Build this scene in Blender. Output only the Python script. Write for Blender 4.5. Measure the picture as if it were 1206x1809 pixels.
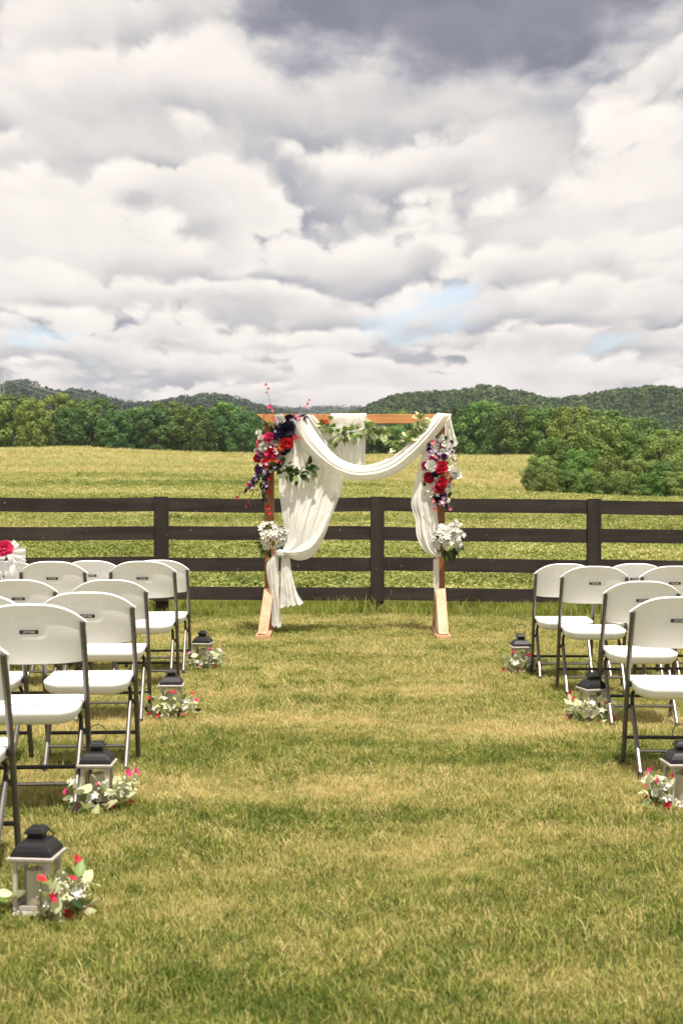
import bpy, bmesh, math, random
import numpy as np
from mathutils import Vector, Matrix, Euler, noise as mnoise

for o in list(bpy.data.objects):
    bpy.data.objects.remove(o, do_unlink=True)
SC = bpy.context.scene
COL = SC.collection
R = math.radians
PI = math.pi

# ------------------------------------------------------------------ camera
CAM_H, FPX, CX, HY = 1.45, 2512.0, 603.0, 857.0
cam_d = bpy.data.cameras.new('camera')
cam = bpy.data.objects.new('camera', cam_d)
COL.objects.link(cam)
cam.location = (0, 0, CAM_H)
cam.rotation_euler = (R(90), 0, 0)
cam_d.sensor_fit = 'VERTICAL'
cam_d.sensor_height = 36.0
cam_d.sensor_width = 24.0
cam_d.lens = 50.0
cam_d.shift_y = -47.5 / 1809.0
cam_d.clip_start = 0.1
cam_d.clip_end = 20000
cam_d.dof.use_dof = True
cam_d.dof.focus_distance = 13.2
cam_d.dof.aperture_fstop = 6.3
SC.camera = cam

# ------------------------------------------------------------------ sun, exposure
SUN_EL, SUN_AZ = R(70), R(160)        # azimuth clockwise from +Y: behind the camera, to the right
sun_d = bpy.data.lights.new('sun', 'SUN')
sun_d.energy = 5.0
sun_d.angle = R(0.6)
sun_d.color = (1.0, 0.94, 0.84)
sun = bpy.data.objects.new('sun', sun_d)
COL.objects.link(sun)
sv = Vector((math.sin(SUN_AZ) * math.cos(SUN_EL), math.cos(SUN_AZ) * math.cos(SUN_EL), math.sin(SUN_EL)))
sun.rotation_euler = (-sv).to_track_quat('-Z', 'Y').to_euler()
sun.location = (6, -10, 30)
SC.view_settings.view_transform = 'Standard'
SC.view_settings.look = 'None'
SC.view_settings.exposure = 0.50
SC.view_settings.gamma = 1.0
SC.view_settings.use_curve_mapping = False
SC.render.engine = 'CYCLES'
SC.cycles.use_denoising = True
SC.cycles.use_adaptive_sampling = True
SC.cycles.adaptive_threshold = 0.025
SC.cycles.max_bounces = 5
SC.cycles.diffuse_bounces = 2
SC.cycles.glossy_bounces = 3
SC.cycles.transmission_bounces = 5
SC.cycles.transparent_max_bounces = 6
SC.cycles.volume_bounces = 0


# ------------------------------------------------------------------ node helpers
class NT:
    def __init__(self, tree):
        self.t = tree
        self.n = tree.nodes
        self.l = tree.links

    def new(self, typ, **kw):
        nd = self.n.new(typ)
        for k, v in kw.items():
            setattr(nd, k, v)
        return nd

    def set(self, sock, v):
        if isinstance(v, bpy.types.NodeSocket):
            self.l.new(v, sock)
        elif v is not None:
            sock.default_value = v

    def math(self, op, a, b=None, c=None, clamp=False):
        nd = self.new('ShaderNodeMath', operation=op, use_clamp=clamp)
        self.set(nd.inputs[0], a)
        if b is not None: self.set(nd.inputs[1], b)
        if c is not None: self.set(nd.inputs[2], c)
        return nd.outputs[0]

    def vmath(self, op, a, b=None):
        nd = self.new('ShaderNodeVectorMath', operation=op)
        self.set(nd.inputs[0], a)
        if b is not None: self.set(nd.inputs[1], b)
        return nd.outputs[0]

    def xyz(self, x=0.0, y=0.0, z=0.0):
        nd = self.new('ShaderNodeCombineXYZ')
        for i, v in enumerate((x, y, z)): self.set(nd.inputs[i], v)
        return nd.outputs[0]

    def sep(self, v):
        nd = self.new('ShaderNodeSeparateXYZ')
        self.l.new(v, nd.inputs[0])
        return nd.outputs

    def noise(self, vec, scale=1.0, detail=4.0, rough=0.5, dist=0.0, color=False, lac=2.0):
        nd = self.new('ShaderNodeTexNoise')
        if vec is not None: self.l.new(vec, nd.inputs['Vector'])
        nd.inputs['Scale'].default_value = scale
        nd.inputs['Detail'].default_value = detail
        nd.inputs['Roughness'].default_value = rough
        nd.inputs['Lacunarity'].default_value = lac
        nd.inputs['Distortion'].default_value = dist
        return nd.outputs['Color' if color else 'Fac']

    def voro(self, vec, scale=1.0, detail=0.0, rough=0.5, feature='F1', smooth=None, out='Distance'):
        nd = self.new('ShaderNodeTexVoronoi', feature=feature)
        if vec is not None: self.l.new(vec, nd.inputs['Vector'])
        nd.inputs['Scale'].default_value = scale
        if 'Detail' in nd.inputs: nd.inputs['Detail'].default_value = detail
        if 'Roughness' in nd.inputs: nd.inputs['Roughness'].default_value = rough
        if smooth is not None and 'Smoothness' in nd.inputs: nd.inputs['Smoothness'].default_value = smooth
        return nd.outputs[out]

    def ramp(self, fac, stops, interp='LINEAR'):
        nd = self.new('ShaderNodeValToRGB')
        cr = nd.color_ramp
        cr.interpolation = interp
        while len(cr.elements) < len(stops): cr.elements.new(0.5)
        for e, (p, c) in zip(cr.elements, stops):
            e.position = p
            e.color = (c[0], c[1], c[2], 1) if not isinstance(c, (int, float)) else (c, c, c, 1)
        self.set(nd.inputs[0], fac)
        return nd.outputs[0]

    def mix(self, fac, a, b, blend='MIX'):
        nd = self.new('ShaderNodeMix', data_type='RGBA', blend_type=blend)
        self.set(nd.inputs[0], fac)
        for s, v in ((nd.inputs[6], a), (nd.inputs[7], b)):
            if isinstance(v, tuple) and len(v) == 3: v = (*v, 1)
            self.set(s, v)
        return nd.outputs[2]

    def smooth(self, v, lo, hi):
        nd = self.new('ShaderNodeMapRange', interpolation_type='SMOOTHSTEP')
        self.set(nd.inputs[0], v)
        nd.inputs[1].default_value = lo
        nd.inputs[2].default_value = hi
        return nd.outputs[0]


# ------------------------------------------------------------------ world: Nishita sky with a cumulus layer
def build_world():
    w = bpy.data.worlds.new('World')
    SC.world = w
    w.use_nodes = True
    T = NT(w.node_tree)
    T.n.clear()
    out = T.new('ShaderNodeOutputWorld')
    sky = T.new('ShaderNodeTexSky', sky_type='NISHITA')
    sky.sun_disc = False
    sky.sun_elevation = SUN_EL
    sky.sun_rotation = SUN_AZ
    sky.dust_density = 0.6
    sky.ozone_density = 2.0
    bg = T.new('ShaderNodeBackground')
    T.l.new(sky.outputs[0], bg.inputs[0])
    bg.inputs[1].default_value = 0.13
    d = T.new('ShaderNodeTexCoord').outputs['Generated']
    x, y, z = T.sep(d)
    zc = T.math('MAXIMUM', z, 0.0)
    q = T.math('ADD', zc, 0.034)
    U = T.math('ADD', T.math('DIVIDE', x, T.math('MULTIPLY_ADD', zc, 0.45, 0.13)), T.math('MULTIPLY', T.math('SIGN', y), 7.0))
    W = T.math('LOGARITHM', q, math.e)                       # grows upward

    def n2(vec, scale, detail, rough, color=False):
        o = T.noise(vec, scale, detail, rough, color=color)
        o.node.noise_dimensions = '2D'
        return o

    def v2(vec, scale, detail=0.0, rough=0.5):
        o = T.voro(vec, scale, detail, rough)
        o.node.voronoi_dimensions = '2D'
        return o

    def bank(du, dw, K):
        """rows of cumulus: each rises from a grey flat base to a bright billowed top"""
        p = T.xyz(T.math('ADD', U, du), T.math('ADD', W, dw))
        low = n2(T.vmath('MULTIPLY', p, (0.62, 1.5, 0)), 1.15, 2.5, 0.5)
        jit = T.vmath('MULTIPLY', T.vmath('SUBTRACT', n2(p, 7.0, 5.0, 0.60, color=True), (0.5, 0.5, 0.5)), (0.16, 0.10, 0))
        pj = T.vmath('ADD', p, jit)
        b = v2(T.vmath('MULTIPLY', pj, (0.75, 1.15, 0)), 6.5, 1.0, 0.5)
        b = T.math('MULTIPLY', b, b)
        s = T.math('ADD', T.math('MULTIPLY', T.math('ADD', W, dw), K), T.math('MULTIPLY', low, 3.4))
        s = T.math('ADD', s, T.math('MULTIPLY', b, 0.34))
        t = T.math('FRACT', s)
        return t, b, pj

    t1, b1, p1 = bank(2.31, 0.10, 3.0)
    t2, b2, p2 = bank(12.7, 0.63, 4.2)
    m = T.smooth(n2(T.vmath('MULTIPLY', p1, (1.0, 1.8, 0)), 1.6, 3.0, 0.55), 0.42, 0.58)

    def shade(t, b):
        # dark base quickly giving way to a long bright body, brightest just under the crest
        a = T.ramp(t, [(0.0, 0.66), (0.10, 0.51), (0.28, 0.58), (0.56, 0.80), (0.80, 0.96), (0.90, 0.96), (1.0, 0.70)])
        return T.math('SUBTRACT', a, T.math('MULTIPLY', b, 0.18))
    lit = T.math('ADD', T.math('MULTIPLY', shade(t1, b1), T.math('SUBTRACT', 1.0, m)), T.math('MULTIPLY', shade(t2, b2), m))
    # veils of thinner cloud smooth some of the crests away
    broad = n2(T.vmath('MULTIPLY', p2, (0.8, 1.5, 0)), 1.3, 3.0, 0.5)
    veil = T.smooth(broad, 0.42, 0.65)
    lit = T.math('ADD', T.math('MULTIPLY', lit, T.math('SUBTRACT', 1.0, T.math('MULTIPLY', veil, 0.74))), T.math('MULTIPLY', veil, 0.63))
    lit = T.math('ADD', lit, T.math('MULTIPLY', T.math('SUBTRACT', n2(p1, 5.0, 5.0, 0.6), 0.5), 0.16))
    # one heavy shower cloud high up over the right of the field
    pw = T.xyz(T.math('MULTIPLY', x, 9.0), T.math('MULTIPLY', z, 15.0))
    wx, wz, _ = T.sep(T.vmath('MULTIPLY', T.vmath('SUBTRACT', n2(pw, 1.0, 6.0, 0.55, color=True), (0.5, 0.5, 0.5)), (0.20, 0.10, 0.0)))
    def lobe(cx, cz, rx, rz):
        ex = T.math('DIVIDE', T.math('SUBTRACT', T.math('ADD', x, wx), cx), rx)
        ez = T.math('DIVIDE', T.math('SUBTRACT', T.math('ADD', z, wz), cz), rz)
        return T.math('ADD', T.math('MULTIPLY', ex, ex), T.math('MULTIPLY', ez, ez))
    rr = T.math('MINIMUM', lobe(0.085, 0.355, 0.20, 0.092), lobe(0.255, 0.365, 0.17, 0.064))
    rr = T.math('MINIMUM', rr, T.math('ADD', lobe(-0.13, 0.336, 0.12, 0.020), 0.62))
    front = T.math('GREATER_THAN', y, 0.0)
    heavy = T.math('MULTIPLY', T.math('SUBTRACT', 1.0, T.smooth(rr, 0.30, 1.05)), front)
    lit = T.math('ADD', T.math('MULTIPLY', lit, T.math('SUBTRACT', 1.0, heavy)), T.math('MULTIPLY', heavy, T.math('ADD', T.math('MULTIPLY', lit, 0.42), -0.17)))
    col = T.ramp(lit, [(0.0, (0.19, 0.19, 0.25)), (0.15, (0.235, 0.238, 0.30)), (0.40, (0.45, 0.455, 0.50)),
                       (0.60, (0.71, 0.67, 0.655)), (0.80, (0.90, 0.84, 0.80)), (1.0, (1.08, 1.01, 0.95))])
    # toward the horizon the air warms and evens out the cloud
    hz = T.math('SUBTRACT', 1.0, T.smooth(z, 0.0, 0.15))
    col = T.mix(T.math('MULTIPLY', hz, 0.25), col, (0.70, 0.645, 0.625))
    gap = T.math('MULTIPLY', T.smooth(broad, 0.26, 0.36), 1.0)
    cov = T.math('MAXIMUM', T.math('ADD', 0.45, T.math('MULTIPLY', gap, 0.55)), heavy)
    bgc = T.new('ShaderNodeBackground')
    T.l.new(col, bgc.inputs[0])
    bgc.inputs[1].default_value = 0.73
    mx = T.new('ShaderNodeMixShader')
    T.l.new(cov, mx.inputs[0])
    T.l.new(bg.outputs[0], mx.inputs[1])
    T.l.new(bgc.outputs[0], mx.inputs[2])
    T.l.new(mx.outputs[0], out.inputs[0])
    w.cycles.sampling_method = 'MANUAL'
    w.cycles.sample_map_resolution = 512


build_world()


# ------------------------------------------------------------------ geometry helpers
def P(px, py, d):
    """a point of the place, d metres ahead of the camera, from a bearing measured on the photograph"""
    return Vector(((px - CX) * d / FPX, d, CAM_H - (py - HY) * d / FPX))


def G(px, py):
    """where a bearing meets the level lawn"""
    d = FPX * CAM_H / (py - HY)
    return Vector(((px - CX) * d / FPX, d, 0.0))


class MB:
    def __init__(self):
        self.v, self.f, self.mi = [], [], []

    def add(self, verts, faces, m=0):
        o = len(self.v)
        self.v.extend([tuple(p) for p in verts])
        self.f.extend([tuple(i + o for i in f) for f in faces])
        self.mi.extend([m] * len(faces))
        return self

    def box(self, c, s, rot=None, taper=1.0, m=0):
        hx, hy, hz = s[0] / 2, s[1] / 2, s[2] / 2
        vs = []
        for z in (-1, 1):
            k = taper if z > 0 else 1.0
            for x, y in ((-1, -1), (1, -1), (1, 1), (-1, 1)):
                p = Vector((x * hx * k, y * hy * k, z * hz))
                if rot is not None: p = rot @ p
                vs.append(p + Vector(c))
        return self.add(vs, [(3, 2, 1, 0), (4, 5, 6, 7), (0, 1, 5, 4), (1, 2, 6, 5), (2, 3, 7, 6), (3, 0, 4, 7)], m)

    def bar(self, a, b, w, t, up=(0, 0, 1), m=0):
        a, b = Vector(a), Vector(b)
        z = (b - a).normalized()
        x = Vector(up).cross(z)
        if x.length < 1e-4: x = Vector((1, 0, 0))
        x.normalize()
        y = z.cross(x)
        rot = Matrix((x, y, z)).transposed()
        return self.box((a + b) / 2, (w, t, (b - a).length), rot, m=m)

    def tube(self, pts, r, n=8, cap=True, m=0):
        pts = [Vector(p) for p in pts]
        rs = r if isinstance(r, (list, tuple)) else [r] * len(pts)
        vs, fs = [], []
        prev = None
        for i, p in enumerate(pts):
            t = (pts[min(i + 1, len(pts) - 1)] - pts[max(i - 1, 0)]).normalized()
            if prev is None:
                a = Vector((0, 0, 1)) if abs(t.z) < 0.9 else Vector((1, 0, 0))
                x = a.cross(t).normalized()
            else:
                x = (prev - t * prev.dot(t)).normalized()
            prev = x
            y = t.cross(x)
            for k in range(n):
                an = 2 * PI * k / n
                vs.append(p + (x * math.cos(an) + y * math.sin(an)) * rs[i])
        for i in range(len(pts) - 1):
            for k in range(n):
                k2 = (k + 1) % n
                fs.append((i * n + k, i * n + k2, (i + 1) * n + k2, (i + 1) * n + k))
        if cap:
            fs.append(tuple(range(n))[::-1])
            fs.append(tuple((len(pts) - 1) * n + k for k in range(n)))
        return self.add(vs, fs, m)

    def loft(self, rings, close=True, cap0=True, cap1=True, m=0):
        n = len(rings[0])
        vs = [p for r in rings for p in r]
        fs = []
        for i in range(len(rings) - 1):
            for k in range(n if close else n - 1):
                k2 = (k + 1) % n
                fs.append((i * n + k, i * n + k2, (i + 1) * n + k2, (i + 1) * n + k))
        if cap0: fs.append(tuple(range(n))[::-1])
        if cap1: fs.append(tuple((len(rings) - 1) * n + k for k in range(n)))
        return self.add(vs, fs, m)

    def grid(self, arr, m=0):
        h, w = len(arr), len(arr[0])
        vs = [p for r in arr for p in r]
        fs = [(i * w + j, i * w + j + 1, (i + 1) * w + j + 1, (i + 1) * w + j) for i in range(h - 1) for j in range(w - 1)]
        return self.add(vs, fs, m)

    def sphere(self, c, r, n=8, k=5, sq=(1, 1, 1), m=0):
        rings = []
        for i in range(k + 1):
            th = PI * (i + 0.02) / (k + 0.04)
            rings.append([Vector(c) + Vector((math.sin(th) * math.cos(2 * PI * j / n) * r * sq[0], math.sin(th) * math.sin(2 * PI * j / n) * r * sq[1], -math.cos(th) * r * sq[2])) for j in range(n)])
        return self.loft(rings, m=m)

    def mesh(self, name, mats, smooth=False, bevel=0.0):
        me = bpy.data.meshes.new(name)
        me.from_pydata(self.v, [], self.f)
        if not isinstance(mats, (list, tuple)): mats = [mats]
        for mt in mats: me.materials.append(mt)
        if len(mats) > 1: me.polygons.foreach_set('material_index', self.mi)
        if bevel > 0:
            bm = bmesh.new(); bm.from_mesh(me)
            es = [e for e in bm.edges if len(e.link_faces) == 2 and e.calc_face_angle(0) > 0.6]
            bmesh.ops.bevel(bm, geom=es, offset=bevel, segments=2, affect='EDGES', profile=0.6)
            bm.to_mesh(me); bm.free()
        if smooth is True:
            me.polygons.foreach_set('use_smooth', [True] * len(me.polygons))
        me.update()
        if smooth == 'auto':
            me.polygons.foreach_set('use_smooth', [True] * len(me.polygons))
            me.set_sharp_from_angle(angle=R(35))
        return me

    def build(self, name, mats, parent=None, smooth=False, bevel=0.0):
        return link(name, self.mesh(name, mats, smooth, bevel), parent)


def link(name, me, parent=None):
    o = bpy.data.objects.new(name, me)
    COL.objects.link(o)
    if parent is not None: o.parent = parent
    return o


def tag(o, label=None, cat=None, group=None, kind=None):
    if label: o['label'] = label
    if cat: o['category'] = cat
    if group: o['group'] = group
    if kind: o['kind'] = kind
    return o


def empty(name, loc=(0, 0, 0), rz=0.0, label=None, cat=None, group=None):
    o = bpy.data.objects.new(name, None)
    o.empty_display_size = 0.1
    COL.objects.link(o)
    o.location = loc
    o.rotation_euler = (0, 0, rz)
    return tag(o, label, cat, group)


def copy_tree(o, parent=None):
    c = o.copy()
    COL.objects.link(c)
    c.parent = parent
    for ch in list(o.children):
        copy_tree(ch, c)
    return c


def nz(x, y, z=0.0, s=1.0):
    return mnoise.noise(Vector((x * s, y * s, z * s)))


# ------------------------------------------------------------------ materials
def mat(name, base, rough=0.6, metal=0.0, var=0.0, vscale=8.0, bump=0.0, bscale=60.0, trans=0.0, stretch=(1, 1, 1), objvar=0.0, spec=0.5, base2=None, tcol=None, detail=4.0, sheer=0.0):
    m = bpy.data.materials.new(name)
    m.use_nodes = True
    T = NT(m.node_tree)
    bs = T.n['Principled BSDF']
    out = T.n['Material Output']
    co = T.new('ShaderNodeTexCoord').outputs['Object']
    if stretch != (1, 1, 1): co = T.vmath('MULTIPLY', co, stretch)
    oi = T.new('ShaderNodeObjectInfo')
    c = None
    if var > 0 or base2 is not None:
        b2 = base2 or tuple(min(1, k * (1 + var)) for k in base)
        b1 = base if base2 else tuple(k * (1 - var) for k in base)
        f = T.noise(T.vmath('ADD', co, T.xyz(T.math('MULTIPLY', oi.outputs['Random'], 37.0))), vscale, detail, 0.6)
        c = T.mix(T.smooth(f, 0.3, 0.7), b1, b2)
    if objvar > 0:
        hsv = T.new('ShaderNodeHueSaturation')
        T.set(hsv.inputs['Color'], c if c is not None else (*base, 1))
        T.set(hsv.inputs['Value'], T.math('MULTIPLY_ADD', oi.outputs['Random'], 2 * objvar, 1 - objvar))
        T.set(hsv.inputs['Hue'], T.math('MULTIPLY_ADD', oi.outputs['Random'], 0.05 * objvar * 2, 0.5 - 0.05 * objvar))
        c = hsv.outputs[0]
    T.set(bs.inputs['Base Color'], c if c is not None else (*base, 1))
    bs.inputs['Roughness'].default_value = rough
    bs.inputs['Metallic'].default_value = metal
    bs.inputs['Specular IOR Level'].default_value = spec
    if bump > 0:
        bn = T.new('ShaderNodeBump')
        bn.inputs['Strength'].default_value = bump
        bn.inputs['Distance'].default_value = 0.01
        T.l.new(T.noise(co, bscale, 4, 0.6), bn.inputs['Height'])
        T.l.new(bn.outputs[0], bs.inputs['Normal'])
    if trans > 0:
        tr = T.new('ShaderNodeBsdfTranslucent')
        T.set(tr.inputs[0], (*tcol, 1) if tcol else (c if c is not None else (*base, 1)))
        mx = T.new('ShaderNodeMixShader')
        mx.inputs[0].default_value = trans
        T.l.new(bs.outputs[0], mx.inputs[1])
        T.l.new(tr.outputs[0], mx.inputs[2])
        T.l.new(mx.outputs[0], out.inputs[0])
        if sheer > 0:      # open weave lets some of what is behind show
            tp = T.new('ShaderNodeBsdfTransparent')
            m2 = T.new('ShaderNodeMixShader')
            m2.inputs[0].default_value = sheer
            T.l.new(mx.outputs[0], m2.inputs[1])
            T.l.new(tp.outputs[0], m2.inputs[2])
            T.l.new(m2.outputs[0], out.inputs[0])
    return m


def lawn_dryness(T, pos):
    """how dry the lawn is at a place: mown stripes and worn patches that run across the aisle"""
    x, y, z = T.sep(pos)
    wob = T.noise(T.xyz(T.math('MULTIPLY', x, 0.45), T.math('MULTIPLY', y, 0.35)), 1.0, 2, 0.55)
    yy = T.math('ADD', y, T.math('MULTIPLY', T.math('SUBTRACT', wob, 0.5), 1.5))
    st = [(3.4, .30), (4.3, .36), (4.9, .36), (5.4, .50), (5.85, .60), (6.1, .28), (6.35, .66), (6.85, .80), (7.15, .62), (7.4, .26), (7.9, .30),
          (8.25, .78), (8.7, .95), (9.05, .55), (9.5, .42), (9.9, .74), (10.5, .66), (11.4, .52), (12.3, .62), (13.2, .66), (14.2, .50), (15.2, .58), (15.7, .30), (17.0, .22)]
    band = T.ramp(T.math('DIVIDE', yy, 17.0), [(a / 17.0, b) for a, b in st], 'EASE')
    n1 = T.noise(T.xyz(T.math('MULTIPLY', x, 0.9), T.math('MULTIPLY', y, 1.4)), 1.0, 3, 0.62)
    n2 = T.noise(T.xyz(x, y), 5.0, 2, 0.65)
    n3 = T.noise(T.xyz(x, y), 15.0, 1, 0.6)
    dry = T.math('ADD', band, T.math('MULTIPLY', T.math('SUBTRACT', n1, 0.5), 1.75))
    dry = T.math('ADD', dry, T.math('MULTIPLY', T.math('SUBTRACT', n3, 0.5), 0.6))
    return T.math('ADD', T.math('MULTIPLY_ADD', dry, 0.76, 0.065), T.math('MULTIPLY', T.math('SUBTRACT', n2, 0.5), 1.1))


LAWN_STOPS = [(0.0, (0.082, 0.135, 0.020)), (0.28, (0.205, 0.255, 0.042)), (0.54, (0.40, 0.40, 0.098)), (0.80, (0.60, 0.505, 0.185)), (1.0, (0.72, 0.575, 0.29))]


def mat_grass(name, stops, mode='lawn', trans=0.35):
    m = bpy.data.materials.new(name)
    m.use_nodes = True
    T = NT(m.node_tree)
    bs = T.n['Principled BSDF']
    out = T.n['Material Output']
    oi = T.new('ShaderNodeObjectInfo')
    at = T.new('ShaderNodeAttribute', attribute_name='blade').outputs['Fac']
    if mode == 'lawn':
        dry = lawn_dryness(T, oi.outputs['Location'])
        dry = T.math('ADD', dry, T.math('MULTIPLY_ADD', oi.outputs['Random'], 0.55, -0.275))
        dry = T.math('ADD', dry, T.math('MULTIPLY_ADD', at, 1.1, -0.55))
    else:
        x, y, z = T.sep(oi.outputs['Location'])
        n1 = T.noise(T.xyz(T.math('MULTIPLY', x, 0.05), T.math('MULTIPLY', y, 0.11)), 1.0, 4, 0.6)
        dry = T.math('ADD', T.math('MULTIPLY_ADD', T.math('SUBTRACT', n1, 0.5), 2.4, 0.45), T.math('MULTIPLY_ADD', oi.outputs['Random'], 0.45, -0.225))
        dry = T.math('ADD', dry, T.math('MULTIPLY_ADD', at, 0.3, -0.15))
    c = T.ramp(dry, stops)
    T.l.new(c, bs.inputs['Base Color'])
    bs.inputs['Roughness'].default_value = 0.75
    bs.inputs['Specular IOR Level'].default_value = 0.25
    tr = T.new('ShaderNodeBsdfTranslucent')
    T.l.new(c, tr.inputs[0])
    mx = T.new('ShaderNodeMixShader')
    mx.inputs[0].default_value = trans
    T.l.new(bs.outputs[0], mx.inputs[1])
    T.l.new(tr.outputs[0], mx.inputs[2])
    T.l.new(mx.outputs[0], out.inputs[0])
    return m


def mat_ground():
    m = bpy.data.materials.new('ground_turf')
    m.use_nodes = True
    T = NT(m.node_tree)
    bs = T.n['Principled BSDF']
    pos = T.new('ShaderNodeNewGeometry').outputs['Position']
    x, y, z = T.sep(pos)
    dry = lawn_dryness(T, pos)
    lawn = T.ramp(dry, [(p, tuple(k * 0.6 for k in c)) for p, c in LAWN_STOPS])
    fine = T.noise(pos, 90.0, 3, 0.7)
    lawn = T.mix(T.smooth(fine, 0.35, 0.7), T.mix(0.45, lawn, (0.05, 0.045, 0.02)), lawn)
    # crop beyond the fence, then hay meadow, then pasture in the distance
    cn = T.noise(pos, 3.0, 4, 0.7)
    crop = T.ramp(cn, [(0.3, (0.16, 0.17, 0.04)), (0.5, (0.30, 0.26, 0.09)), (0.7, (0.46, 0.36, 0.17))])
    mp = T.xyz(T.math('MULTIPLY', x, 0.035), T.math('MULTIPLY', y, 0.055))
    mn = T.noise(mp, 1.0, 6, 0.62)
    hay = T.ramp(mn, [(0.32, (0.23, 0.25, 0.062)), (0.47, (0.35, 0.32, 0.115)), (0.58, (0.44, 0.36, 0.155)), (0.7, (0.49, 0.38, 0.21))])
    hay = T.mix(T.math('MULTIPLY', T.noise(pos, 1.2, 4, 0.7), 0.5), hay, (0.20, 0.19, 0.05))
    far = (0.035, 0.055, 0.015)
    edge = T.math('ADD', y, T.math('MULTIPLY', T.noise(pos, 0.8, 3, 0.6), 1.0))
    c = T.mix(T.smooth(edge, 16.6, 17.4), lawn, crop)
    c = T.mix(T.smooth(edge, 40.0, 110.0), c, hay)
    c = T.mix(T.smooth(edge, 352.0, 375.0), c, far)
    T.l.new(c, bs.inputs['Base Color'])
    bs.inputs['Roughness'].default_value = 0.95
    bs.inputs['Specular IOR Level'].default_value = 0.1
    bn = T.new('ShaderNodeBump')
    bn.inputs['Strength'].default_value = 0.6
    bn.inputs['Distance'].default_value = 0.03
    T.l.new(T.noise(pos, 40.0, 4, 0.7), bn.inputs['Height'])
    T.l.new(bn.outputs[0], bs.inputs['Normal'])
    return m


def mat_foliage(name, c1, c2, c3, scale=0.35, trans=0.20, objvar=0.22):
    m = bpy.data.materials.new(name)
    m.use_nodes = True
    T = NT(m.node_tree)
    bs = T.n['Principled BSDF']
    out = T.n['Material Output']
    oi = T.new('ShaderNodeObjectInfo')
    pos = T.new('ShaderNodeNewGeometry').outputs['Position']
    at = T.new('ShaderNodeAttribute', attribute_name='blade').outputs['Fac']
    f = T.math('ADD', T.math('MULTIPLY', T.noise(pos, scale, 3, 0.6), 0.7), T.math('MULTIPLY', at, 0.35))
    c = T.ramp(f, [(0.28, c1), (0.52, c2), (0.78, c3)])
    hsv = T.new('ShaderNodeHueSaturation')
    T.l.new(c, hsv.inputs['Color'])
    T.set(hsv.inputs['Value'], T.math('MULTIPLY_ADD', oi.outputs['Random'], 2 * objvar, 1 - objvar))
    T.set(hsv.inputs['Hue'], T.math('MULTIPLY_ADD', oi.outputs['Random'], 0.03, 0.485))
    c = hsv.outputs[0]
    T.l.new(c, bs.inputs['Base Color'])
    bs.inputs['Roughness'].default_value = 0.7
    bs.inputs['Specular IOR Level'].default_value = 0.25
    tr = T.new('ShaderNodeBsdfTranslucent')
    T.l.new(c, tr.inputs[0])
    mx = T.new('ShaderNodeMixShader')
    mx.inputs[0].default_value = trans
    T.l.new(bs.outputs[0], mx.inputs[1])
    T.l.new(tr.outputs[0], mx.inputs[2])
    T.l.new(mx.outputs[0], out.inputs[0])
    return m


def mat_wood(name, c1, c2, rough=0.65, axis=2, scale=14.0, flecks=None, bump=0.25):
    m = bpy.data.materials.new(name)
    m.use_nodes = True
    T = NT(m.node_tree)
    bs = T.n['Principled BSDF']
    co = T.new('ShaderNodeTexCoord').outputs['Object']
    oi = T.new('ShaderNodeObjectInfo')
    st = [1.0, 1.0, 1.0]
    st[axis] = 0.06
    v = T.vmath('ADD', T.vmath('MULTIPLY', co, tuple(st)), T.xyz(T.math('MULTIPLY', oi.outputs['Random'], 19.0), T.math('MULTIPLY', oi.outputs['Random'], 7.0)))
    f = T.noise(v, scale, 5, 0.65, dist=0.6)
    g = T.noise(v, scale * 7, 3, 0.6)
    k = T.math('ADD', T.math('MULTIPLY', f, 0.7), T.math('MULTIPLY', g, 0.3))
    c = T.mix(T.smooth(k, 0.32, 0.68), c1, c2)
    big = T.noise(co, 1.7, 3, 0.6)
    c = T.mix(T.math('MULTIPLY', T.smooth(big, 0.4, 0.75), 0.35), c, tuple(min(1, a * 1.5) for a in c2))
    if flecks:
        sp = T.noise(co, 26.0, 2, 0.5)
        c = T.mix(T.math('MULTIPLY', T.smooth(sp, 0.735, 0.765), 0.7), c, flecks)
        sp2 = T.noise(T.vmath('MULTIPLY', co, (60.0, 60.0, 10.0)), 1.0, 1, 0.5)
        c = T.mix(T.math('MULTIPLY', T.smooth(sp2, 0.77, 0.80), 0.6), c, flecks)
    T.l.new(c, bs.inputs['Base Color'])
    bs.inputs['Roughness'].default_value = rough
    bs.inputs['Specular IOR Level'].default_value = 0.3
    bn = T.new('ShaderNodeBump')
    bn.inputs['Strength'].default_value = bump
    bn.inputs['Distance'].default_value = 0.004
    T.l.new(k, bn.inputs['Height'])
    T.l.new(bn.outputs[0], bs.inputs['Normal'])
    return m


def mat_glass(name):
    m = bpy.data.materials.new(name)
    m.use_nodes = True
    T = NT(m.node_tree)
    T.n.clear()
    out = T.new('ShaderNodeOutputMaterial')
    tr = T.new('ShaderNodeBsdfTransparent')
    tr.inputs[0].default_value = (0.95, 0.955, 0.95, 1)
    gl = T.new('ShaderNodeBsdfGlossy')
    gl.inputs['Roughness'].default_value = 0.06
    fr = T.new('ShaderNodeFresnel')
    fr.inputs[0].default_value = 1.45
    mx = T.new('ShaderNodeMixShader')
    T.l.new(T.math('MULTIPLY', fr.outputs[0], 0.35), mx.inputs[0])
    T.l.new(tr.outputs[0], mx.inputs[1])
    T.l.new(gl.outputs[0], mx.inputs[2])
    T.l.new(mx.outputs[0], out.inputs[0])
    return m


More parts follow.
